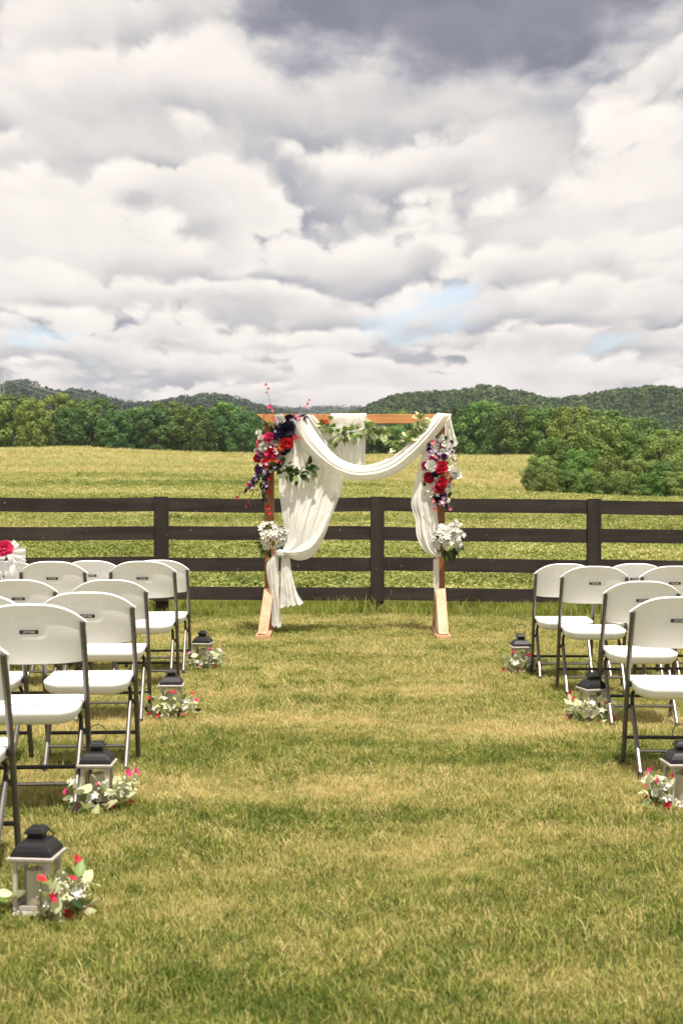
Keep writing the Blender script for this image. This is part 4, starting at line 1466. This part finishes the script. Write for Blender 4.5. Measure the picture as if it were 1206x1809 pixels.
def build_lilies(cx, cy, label, seed, sx=1):
    e, b = arrangement('lily_bunch', label, cx, cy, .13)
    S = PXM
    rr = random.Random(seed)
    n = 34
    for k in range(n):
        a = rr.uniform(0, 6.28)
        q = math.sqrt(rr.random())
        x, y = cx + q * 27 * math.cos(a), cy - 4 + q * 20 * math.sin(a)
        put(LILY['white'], 'lily', loc_at(b, x, y, .13 + (1 - q) * .07), rr.uniform(6.5, 9.5) * S, e, Vector((math.cos(a) * q, -0.9, -math.sin(a) * q + 0.3)))
    for k in range(26):
        a = rr.uniform(0, 6.28)
        x, y = cx + 12 * math.cos(a), cy + 8 + 12 * math.sin(a)
        put_leaf((LEAF if k % 2 else SLIM)['dark' if k % 3 else 'green'], loc_at(b, x, y, .09), (math.cos(a), -.25, -math.sin(a) - .1), rr.uniform(15, 24) * S, e)
    stems(e, b, [[(cx + 2 * i, cy + 12, .12), (cx + sx * (4 + 3 * i), cy + 30 + 4 * i, .12)] for i in range(3)])
    if sx > 0:   # looser spikes of buds on the right-hand bunch
        for (x1, y1) in [(812, 925), (807, 922), (814, 938), (811, 948), (810, 966), (800, 924)]:
            stems(e, b, [[(cx, cy, .12), (x1, y1, .12)]])
            for k in range(6):
                t = 0.45 + 0.55 * k / 5
                put(STAR['white'], 'blossom', loc_at(b, cx + (x1 - cx) * t + rr.uniform(-2, 2), cy + (y1 - cy) * t + rr.uniform(-2, 2), .14), rr.uniform(3, 4.6) * S, e)


def build_vine(name, label, path, n, spread, kinds, size, off):
    x0, y0 = path[0]
    e = empty(name, P(x0, y0, AD - off), 0, label, 'garland')
    b = P(x0, y0, AD - off)
    pp = resample([(x, y, 0) for x, y in path], 60)
    m = MB()
    m.tube([loc_at(b, p[0], p[1], off) for p in pp[::3]], 0.003, 5)
    m.build('stem', MT['stem'], e)
    for k in range(n):
        p = pp[RF.randrange(60)]
        a = RF.uniform(0, 6.28)
        q = RF.uniform(0, spread)
        put_leaf(RF.choice(kinds), loc_at(b, p[0] + q * math.cos(a), p[1] + q * math.sin(a), off + RF.uniform(-.01, .04)), (math.cos(a), RF.uniform(-.9, .2), -math.sin(a) - .15), RF.uniform(*size) * PXM, e)
    return e, b


build_left_flowers()
build_right_flowers()
build_lilies(480, 949, 'bunch of white lilies tied to the left post', 5, -1)
build_lilies(789, 952, 'loose bunch of white lilies tied to the right post', 6, 1)
e, b = build_vine('eucalyptus_garland', 'pale eucalyptus strand looped along the beam over the short middle cloth', [(571, 743), (585, 757), (598, 768), (612, 766), (626, 764), (640, 760), (652, 752), (664, 764), (676, 768), (684, 772)], 120, 10, [ROUND['pale'], ROUND['green'], ROUND['green']], (8, 13), .11)
for x, y in ((569, 745), (576, 746)): put(ROSE['orange'], 'rose', loc_at(b, x, y, .12), 4.5 * PXM, e)
for x, y in ((584, 775), (583, 790), (590, 782), (594, 778), (655, 775), (662, 776)): put_leaf(ROUND['green'], loc_at(b, x, y, .12), (RF.uniform(-.5, .5), -.4, -1), 11 * PXM, e)
build_vine('eucalyptus_garland', 'pale eucalyptus strand climbing to the beam above the right end of the swag', [(742, 737), (741, 750), (738, 762), (728, 770), (716, 778), (704, 788), (694, 794)], 100, 9, [ROUND['pale'], ROUND['green']], (8, 13), .13)
build_vine('ivy_spray', 'dark green ivy spray laid on the left curtain', [(497, 824), (508, 832), (520, 836), (534, 834), (548, 828), (555, 830)], 60, 11, [LEAF['dark'], LEAF['dark'], LEAF['green']], (10, 16), .19)


# ------------------------------------------------------------------ folding chairs
def lettering():
    cu = bpy.data.curves.new('lettering', 'FONT')
    cu.body = 'LIFETIME'
    cu.size = 0.0135
    cu.align_x = 'CENTER'
    cu.align_y = 'CENTER'
    cu.extrude = 0.0004
    cu.offset = 0.00025
    t = bpy.data.objects.new('lettering_source', cu)
    COL.objects.link(t)
    dg = bpy.context.evaluated_depsgraph_get()
    me = bpy.data.meshes.new_from_object(t.evaluated_get(dg))
    bpy.data.objects.remove(t)
    me.name = 'lettering'
    me.materials.clear()
    me.materials.append(MT['letter'])
    return me


def chair_proto():
    RAKE = 0.335
    ry = lambda z: 0.165 - z * RAKE          # line of the long tubes, front foot to back top
    e = empty('folding_chair')
    # backrest ----------------------------------------------------------------
    nu, nv = 60, 26
    HW = 0.236

    def top(u): return 0.885 - 0.082 * abs(u) ** 3.0
    def bot(u): return 0.622 + 0.012 * abs(u) ** 4

    def surf(u, v, side):
        x = HW * u * (1 - 0.012 * (1 - v))
        z = bot(u) + (top(u) - bot(u)) * v
        bow = -0.046 * (1 - u * u) - 0.010 * math.sin(PI * v)
        y = ry(z) + 0.024 + bow
        et = min(1.0, (1 - v) * 0.26 / 0.040)          # distance to the top rim
        es = min(1.0, (1 - abs(u)) * HW / 0.030)
        ed = min(et, es)
        th = 0.006 + 0.017 * (1 - et) ** 1.6 + 0.004 * (1 - es) ** 2
        rim = math.sqrt(max(0.0, 1 - (1 - min(1, min((1 - v) * 0.26, (1 - abs(u)) * HW) / 0.014)) ** 2))
        th *= 0.25 + 0.75 * rim
        if side < 0:
            wx = min(1, max(0, (0.070 - abs(x)) / 0.006))
            wz = min(1, max(0, (z - 0.735) / 0.03)) * min(1, max(0, (0.835 - z) / 0.006))
            th -= 0.0065 * wx * wz
        return Vector((x, y + side * th, z))
    us = [-1 + 2 * i / nu for i in range(nu + 1)]
    us = [math.copysign(1 - (1 - abs(u)) ** 1.25, u) for u in us]
    vs = [1 - (1 - j / nv) ** 1.2 for j in range(nv + 1)]
    m = MB()
    m.grid([[surf(u, v, -1) for u in us] for v in vs])
    n0 = len(m.v)
    m.grid([[surf(u, v, 1) for u in us[::-1]] for v in vs])
    W = nu + 1
    per = [(0, j) for j in range(W)] + [(i, W - 1) for i in range(1, nv + 1)] + [(nv, j) for j in range(W - 2, -1, -1)] + [(i, 0) for i in range(nv - 1, 0, -1)]
    for a, c in zip(per, per[1:] + per[:1]):
        m.f.append((a[0] * W + a[1], n0 + a[0] * W + (W - 1 - a[1]), n0 + c[0] * W + (W - 1 - c[1]), c[0] * W + c[1]))
        m.mi.append(0)
    back = m.build('backrest', MT['plastic'], e, smooth=True)
    back.data.set_sharp_from_angle(angle=R(60))
    # nameplate, rear side, in the recess
    zc = 0.764
    v0 = (zc - bot(0)) / (top(0) - bot(0))
    p = surf(0, v0, -1)
    t = (surf(0, v0 + .04, -1) - surf(0, v0 - .04, -1)).normalized()
    rot = Matrix((Vector((1, 0, 0)), t, Vector((1, 0, 0)).cross(t))).transposed()
    m = MB()
    m.box((0, 0, 0.0006), (0.078, 0.0165, 0.0022))
    pl = m.build('nameplate', MT['plate'], back)
    nrm = Vector((1, 0, 0)).cross(t)
    pl.matrix_local = Matrix.Translation(p + nrm * 0.0018) @ rot.to_4x4()
    lt = link('lettering', LETTER, pl)
    lt.location = (0, 0, 0.0022)
    # seat ------------------------------------------------------------------------
    def ring(hx, y0, y1, z, rad, n=10, dip=0.0):
        out = []
        for cx, cy, a0 in ((hx - rad, y1 - rad, 0), (-hx + rad, y1 - rad, 90), (-hx + rad, y0 + rad, 180), (hx - rad, y0 + rad, 270)):
            for k in range(n):
                a = R(a0 + 90 * k / (n - 1))
                x, y = cx + rad * math.cos(a), cy + rad * math.sin(a)
                out.append(Vector((x, y, z - dip * (1 - (x / hx) ** 2) * (1 if y < 0 else 0.6))))
        return out
    hx = 0.208
    m = MB()
    m.loft([ring(hx * .80, -.150, .195, .388, .06, dip=.012), ring(hx * .90, -.178, .216, .394, .07, dip=.016), ring(hx * .97, -.198, .232, .412, .075, dip=.016), ring(hx * .995, -.206, .240, .434, .075, dip=.012), ring(hx, -.208, .243, .445, .075, dip=.010),
            ring(hx * .99, -.203, .240, .4515, .073, dip=.008), ring(hx * .95, -.192, .232, .4525, .07, dip=.010), ring(hx * .80, -.16, .20, .447, .07, dip=.010), ring(hx * .35, -.07, .09, .441, .03, dip=.004)])
    m.build('seat', MT['plastic'], e, smooth=True)
    # long tubes: front foot to backrest ------------------------------------------
    TX = 0.226
    for s in (-1, 1):
        m = MB()
        m.tube([(s * TX, ry(0.012), 0.012), (s * TX, ry(0.45), 0.45), (s * (TX - 0.002), ry(0.66), 0.66), (s * (TX - 0.006), ry(0.805), 0.805)], [0.0125, 0.0125, 0.0125, 0.012], 10)
        o = m.build('front_leg', MT['tube'], e, smooth='auto')
        m = MB()
        m.tube([(s * TX, ry(0.0), 0.0), (s * TX, ry(0.03), 0.03)], 0.0145, 10)
        m.build('foot_cap', MT['joint'], o, smooth='auto')
        # rear leg: straight tube from the rear foot to the joint, then a bent link to the seat
        RX = TX - 0.030
        m = MB()
        j = Vector((s * RX, ry(0.315) - 0.004, 0.315))
        m.tube([(s * RX, -0.185, 0.012), j], 0.0120, 10)
        o = m.build('rear_leg', MT['tube'], e, smooth='auto')
        m = MB()
        m.tube([(s * RX, -0.187, 0.0), (s * RX, -0.176, 0.03)], 0.0142, 10)
        m.build('foot_cap', MT['joint'], o, smooth='auto')
        m = MB()
        m.tube([j - Vector((0, .02, .03)), j, (s * (RX - .002), j.y + .022, .345), (s * (RX - .004), j.y + .028, .372), (s * (RX - .010), j.y - .004, .398), (s * (RX - .012), j.y - .016, .424)], [0.010, 0.0115, 0.010, 0.009, 0.010, 0.010], 8)
        m.build('seat_link', MT['joint'], e, smooth='auto')
        m = MB()
        m.box((s * (TX - 0.014), ry(0.315), 0.315), (0.034, 0.022, 0.022))
        m.box((s * (TX - 0.008), ry(0.432), 0.432), (0.030, 0.020, 0.026))
        m.build('hinge', MT['joint'], e, bevel=0.003)
    m = MB()
    m.tube([(-TX, ry(0.150), 0.150), (TX, ry(0.150), 0.150)], 0.0095, 8)
    m.build('front_crossbar', MT['joint'], e, smooth='auto')
    m = MB()
    rz_ = 0.120
    yr = -0.185 + (ry(0.315) + 0.181) * (rz_ - .012) / (0.303)
    m.tube([(-TX + .03, yr, rz_), (TX - .03, yr, rz_)], 0.0085, 8)
    m.build('rear_crossbar', MT['tube'], e, smooth='auto')
    return e


LETTER = lettering()
chair0 = chair_proto()
CH = [  # x, y, yaw in degrees, label
    (-1.41, 11.07, 2, 'left front row, aisle seat, half hidden by the second row'),
    (-1.92, 11.07, -1, 'left front row, second from the aisle, only its top edge showing'),
    (-2.56, 11.05, 1, 'left front row, under the white tulle bow with the pink rose'),
    (-1.42, 10.25, 2, 'left second row, aisle seat, whole back in view'),
    (-2.05, 10.22, 0, 'left second row, second from the aisle'),
    (-2.66, 10.2, 0, 'left second row, third from the aisle, a sliver at the edge'),
    (-1.42, 8.80, 3, 'left third row, aisle seat, nameplate hidden by the fourth row'),
    (-1.97, 8.80, 1, 'left third row, second from the aisle, cut by the photo edge'),
    (-1.295, 7.33, 3, 'left fourth row, aisle seat, nameplate in view'),
    (-1.86, 7.33, 0, 'left fourth row, second from the aisle, only its shoulder showing'),
    (-1.385, 6.40, 4, 'left fifth row, beside the second nearest left lantern'),
    (-1.47, 5.32, 2, 'nearest on the left, cut in half by the photo edge'),
    (1.67, 10.72, -2, 'right front row, aisle seat beside the farthest right lantern'),
    (2.19, 10.74, 0, 'right front row, second from the aisle, only its top showing'),
    (2.70, 10.74, 0, 'right front row, third from the aisle, at the photo edge'),
    (1.75, 9.93, -2, 'right second row, aisle seat, whole back and nameplate in view'),
    (2.30, 9.95, 0, 'right second row, second from the aisle, cut by the edge'),
    (1.81, 8.67, -1, 'right third row, aisle seat partly behind the nearest right chair'),
    (1.68, 7.20, -2, 'nearest on the right, its back cut by the photo edge'),
]
CS = [.99, .985, .98, 1.03, 1.03, 1.03, .99, .99, 1.03, 1.02, 1.05, 1.03, .98, .98, .98, 1.01, 1.01, .99, 1.015]     # set-down height differs a little on the uneven lawn
for i, (x, y, yaw, lab) in enumerate(CH):
    c = chair0 if i == 0 else copy_tree(chair0)
    c.location = (x, y, 0.0)
    c.rotation_euler = (0, 0, R(yaw))
    c.scale = (CS[i],) * 3
    tag(c, 'white folding chair, ' + lab, 'chair', 'white folding chairs in rows beside the aisle')


# ------------------------------------------------------------------ tulle bow on the far left chair
def build_bow():
    d = 10.80
    b = P(14, 985, d)
    e = empty('tulle_bow', b, 0, 'white tulle bow with a pink rose over the front row chair at the left edge', 'bow')
    rr = random.Random(2)
    for k, (x0, y0, x1, y1, w) in enumerate([(14, 975, 30, 958, 15), (14, 978, 46, 978, 22), (14, 975, -18, 962, 20), (14, 980, 40, 1000, 24), (10, 982, -12, 1005, 24), (18, 982, 22, 1040, 26)]):
        arr = []
        for j in range(14):
            v = j / 13
            row = []
            for i in range(12):
                u = i / 11 - .5
                dx, dy = x1 - x0, y1 - y0
                L = math.hypot(dx, dy)
                nxp, nyp = -dy / L, dx / L
                ww = w * (0.15 + 0.85 * math.sin(min(1, v * 1.2) * PI / 2))
                px, py = x0 + dx * v + nxp * ww * u, y0 + dy * v + nyp * ww * u
                dd = d - 0.07 * math.sin(PI * v) + 0.02 * math.sin(u * 14 + k) * v - 0.012 * k
                row.append(P(px, py, dd) - b)
            arr.append(row)
        m = MB()
        m.grid(arr)
        m.build('loop' if k < 3 else 'tail', MT['tulle'], e, smooth=True)
    put(ROSE['magenta'], 'rose', P(9, 969, d - .14) - b, 13.5 * d / FPX, e, Vector((0.2, -1, .3)))
    m = MB()
    m.tube([P(11, 975, d - .12) - b, P(9, 990, d - .10) - b, P(5, 1002, d - .08) - b], 0.003, 5)
    m.build('stem', MT['twig'], e)


build_bow()


# ------------------------------------------------------------------ lanterns, candles and their garlands
def lantern_proto():
    e = empty('lantern')
    sq = lambda h, z: [(-h, -h, z), (h, -h, z), (h, h, z), (-h, h, z)]
    m = MB()
    m.loft([sq(.066, 0), sq(.066, .010), sq(.060, .022)])
    m.build('base', MT['lantern'], e, bevel=0.002)
    for sx in (-1, 1):
        for sy in (-1, 1):
            m = MB()
            m.box((sx * .0565, sy * .0565, .104), (.0135, .0135, .164))
            m.build('corner_post', MT['lantern'], e, bevel=0.0015)
    for k in range(4):
        # arched apron under the top, lower rail, and pane
        m = MB()
        a = 8
        outer = []
        for i in range(a + 1):
            x = -.0495 + .099 * i / a
            outer.append((x, .1855 - 0.019 * (abs(2 * i / a - 1) ** 2.2)))
        pts0 = [(-.0495, .1858)] + [(x, z - .0035) for x, z in outer] + [(.0495, .1858)]
        for y in (-.059, -.054): pass
        m.loft([[(x, -.0595, z) for x, z in pts0], [(x, -.0545, z) for x, z in pts0]])
        ap = m.build('apron', MT['lantern'], e)
        m = MB()
        m.box((0, -.057, .031), (.0985, .006, .014))
        rl = m.build('rail', MT['lantern'], e)
        m = MB()
        m.box((0, -.0515, .108), (.0975, .0018, .138))
        pn = m.build('pane', MT['glass'], e)
        for o in (ap, rl, pn): o.rotation_euler = (0, 0, k * PI / 2)
    m = MB()
    m.loft([sq(.070, .1865), sq(.0785, .192), sq(.080, .2015), sq(.0775, .2035)])
    m.build('top_frame', MT['lantern'], e, bevel=0.0015)
    m = MB()
    m.loft([sq(.071, .2037), sq(.0705, .208), sq(.065, .222), sq(.056, .236), sq(.044, .2475), sq(.033, .2545), sq(.026, .257)])
    roof = m.build('roof', MT['lblack'], e, bevel=0.0012)
    m = MB()
    m.loft([sq(.0255, .2565), sq(.0255, .272)])
    m.build('vent', MT['lblack'], roof)
    m = MB()
    m.loft([sq(.035, .272), sq(.034, .277), sq(.028, .287), sq(.020, .2945), sq(.010, .298)])
    m.build('cap', MT['lblack'], roof, bevel=0.001)
    m = MB()
    r = .042
    m.tube([(r * math.sin(a), 0.0, .298 + r * (1 - math.cos(a)) - .012) for a in [2 * PI * k / 28 for k in range(29)]], 0.0022, 6, cap=False)
    m.build('ring_handle', MT['lblack'], roof, smooth=True)
    return e


def candle_proto():
    e = empty('candle')
    m = MB()
    n = 20
    cr = lambda r, z: [(r * math.cos(2 * PI * k / n), r * math.sin(2 * PI * k / n), z + 0.004 * math.sin(2 * PI * k / n + 1) * (1 if z > .05 else 0)) for k in range(n)]
    m.loft([cr(.0335, 0), cr(.0345, .004), cr(.0345, .124), cr(.0325, .128), cr(.026, .125), cr(.010, .121)])
    m.build('wax', MT['wax'], e, smooth='auto')
    m = MB()
    m.tube([(0, 0, .119), (.001, 0, .130), (.004, .001, .137)], 0.0013, 5)
    m.build('wick', MT['wick'], e)
    return e


LAN = [  # bearing of the foot, yaw, ring up, label, garland centre angle (degrees, -90 = towards the camera), seed
    (66, 1614, -6, False, 'nearest left lantern, its dark roof seen from above', -22, 1, -1),
    (172, 1427, 0, True, 'left lantern beside the fifth row chair, ring handle upright', -60, 2, 0),
    (303, 1266, 2, False, 'left lantern almost buried in pale leaves beside the third row', -80, 3, 0),
    (358, 1181, -8, False, 'farthest left lantern, beside the front row', -30, 4, 0),
    (919, 1188, 4, True, 'farthest right lantern, beside the front row', -75, 5, 0),
    (1046, 1274, 16, True, 'middle right lantern, turned, beside the third row chair', -115, 6, 0),
    (1203, 1426, 4, True, 'nearest right lantern, cut by the photo edge', 196, 7, 1),
]
lan0, can0 = lantern_proto(), candle_proto()
gl_words = ['around the nearest left lantern', 'around the left lantern with the upright ring', 'burying the left lantern by the third row', 'around the farthest left lantern', 'around the farthest right lantern', 'around the middle right lantern', 'beside the nearest right lantern']


def build_garland(c, k, ang, seed, scale=1.0):
    g = empty('garland', (c.x, c.y, 0.0), 0, 'pale leaf garland with red blossoms ' + gl_words[k], 'garland', 'leaf garlands at the foot of the lanterns')
    rr = random.Random(40 + seed)
    arc = [105, 150, 150, 190, 150, 150, 80][k]
    n = [62, 84, 84, 64, 60, 72, 46][k]
    path = []
    for i in range(15):
        a = R(ang - arc / 2 + arc * i / 14)
        path.append((0.125 * math.cos(a), 0.125 * math.sin(a), 0.03 + 0.035 * abs(math.sin(i * 0.9))))
    m = MB()
    m.tube(path, 0.0028, 5)
    m.build('vine', MT['twig'], g)
    for i in range(n):
        a = R(ang + rr.uniform(-arc / 2, arc / 2))
        if k == 0 and i % 4 == 0: a = R(202 + rr.uniform(-22, 22))      # a second sprig on the far side
        rad = 0.125 + rr.gauss(0, 0.026)
        z = 0.012 + 0.12 * rr.random() ** 1.25
        dr = Vector((math.cos(a) * rr.uniform(-.3, 1), math.sin(a) * rr.uniform(-.3, 1), rr.uniform(-.1, .9))) + Vector((rr.uniform(-.7, .7), rr.uniform(-.5, .4), 0))
        kind = RF.choice([LEAF['pale'], LEAF['pale'], ROUND['pale'], LEAF['green'], LEAF['pale'], LEAF['dark'] if z < 0.06 else LEAF['pale']])
        put_leaf(kind, (rad * math.cos(a), rad * math.sin(a), z), dr, rr.uniform(.038, .066), g)
    # berries: too small to tell apart singly
    m = MB()
    for i in range(10):
        a = R(ang + rr.uniform(-arc / 2, arc / 2))
        c0 = Vector(((0.13 + rr.uniform(-.03, .03)) * math.cos(a), (0.13 + rr.uniform(-.03, .03)) * math.sin(a), rr.uniform(.05, .13)))
        for _ in range(7):
            m.sphere(c0 + Vector((rr.gauss(0, .014), rr.gauss(0, .014), rr.gauss(0, .014))), rr.uniform(.0035, .0055), 6, 4)
    tag(m.build('berries', MT['white'], g, smooth=True), kind='stuff')
    for i in range(7):
        a = R(ang + arc * (i / 6 - .5) + rr.uniform(-9, 9))
        z = [0.03, 0.15, 0.10, 0.02, 0.13, 0.03, 0.17][(i + seed) % 7]
        rad = 0.145 + rr.uniform(-.02, .035)
        p = (rad * math.cos(a), rad * math.sin(a), z)
        put(STAR['red' if rr.random() < .7 else 'magenta'], 'blossom', p, rr.uniform(.017, .024), g, Vector((math.cos(a) + rr.uniform(-.8, .8), -0.5 + rr.uniform(-.5, .5), rr.uniform(.1, 1.6))))
        m = MB()
        m.tube([(p[0] * .85, p[1] * .85, .02), (p[0] * .95, p[1] * .95, z * .6), p], 0.0014, 4)
        m.build('stem', MT['stem'], g)
    for i in range(11):
        a = R(ang + rr.uniform(-arc / 2, arc / 2)) if k else R(rr.choice([ang + rr.uniform(-45, 45), 200 + rr.uniform(-20, 20), 200 + rr.uniform(-20, 20)]))
        put(STAR['white'], 'blossom', (0.14 * math.cos(a), 0.14 * math.sin(a), rr.uniform(.05, .14)), rr.uniform(.014, .022), g, Vector((math.cos(a) * .6, -0.8, .5)))
    return g


for i, (px, py, yaw, ring_up, lab, ga, seed, _s) in enumerate(LAN):
    c = G(px, py)
    l = lan0 if i == 0 else copy_tree(lan0)
    l.location = (c.x, c.y, 0.004)
    l.rotation_euler = (0, 0, R(yaw))
    tag(l, 'grey and black candle lantern, ' + lab, 'lantern', 'candle lanterns along the aisle')
    k = can0 if i == 0 else copy_tree(can0)
    k.location = (c.x, c.y, 0.004 + 0.0225)
    tag(k, 'ivory pillar candle inside the ' + lab.split(',')[0], 'candle', 'pillar candles in the lanterns')
    for ch in l.children:
        if ch.name.startswith('roof'):
            for rg in ch.children:
                if rg.name.startswith('ring_handle') and ring_up:
                    rg.rotation_euler = (R(-8), 0, 0)
                    rg.location = (0, -.040, 0.002)
                elif rg.name.startswith('ring_handle'):
                    rg.rotation_euler = (R(-128), 0, 0)     # folded down behind the cap
                    rg.location = (0, -.286 * math.sin(R(128)) + .012, .286 - .286 * math.cos(R(128)))
    build_garland(c, i, ga, seed)


# ------------------------------------------------------------------ the air between here and the hills
def build_haze():
    m = bpy.data.materials.new('thin_summer_haze')
    m.use_nodes = True
    T = NT(m.node_tree)
    T.n.clear()
    out = T.new('ShaderNodeOutputMaterial')
    v = T.new('ShaderNodeVolumePrincipled')
    v.inputs['Color'].default_value = (0.80, 0.86, 0.95, 1)
    v.inputs['Density'].default_value = 0.00006
    v.inputs['Anisotropy'].default_value = 0.0
    T.l.new(v.outputs[0], out.inputs['Volume'])
    mb = MB()
    mb.box((0, 3000, 145), (12400, 6600, 302))
    o = mb.build('haze', m)
    tag(o, 'thin bluish summer haze over the valley', kind='stuff')


build_haze()
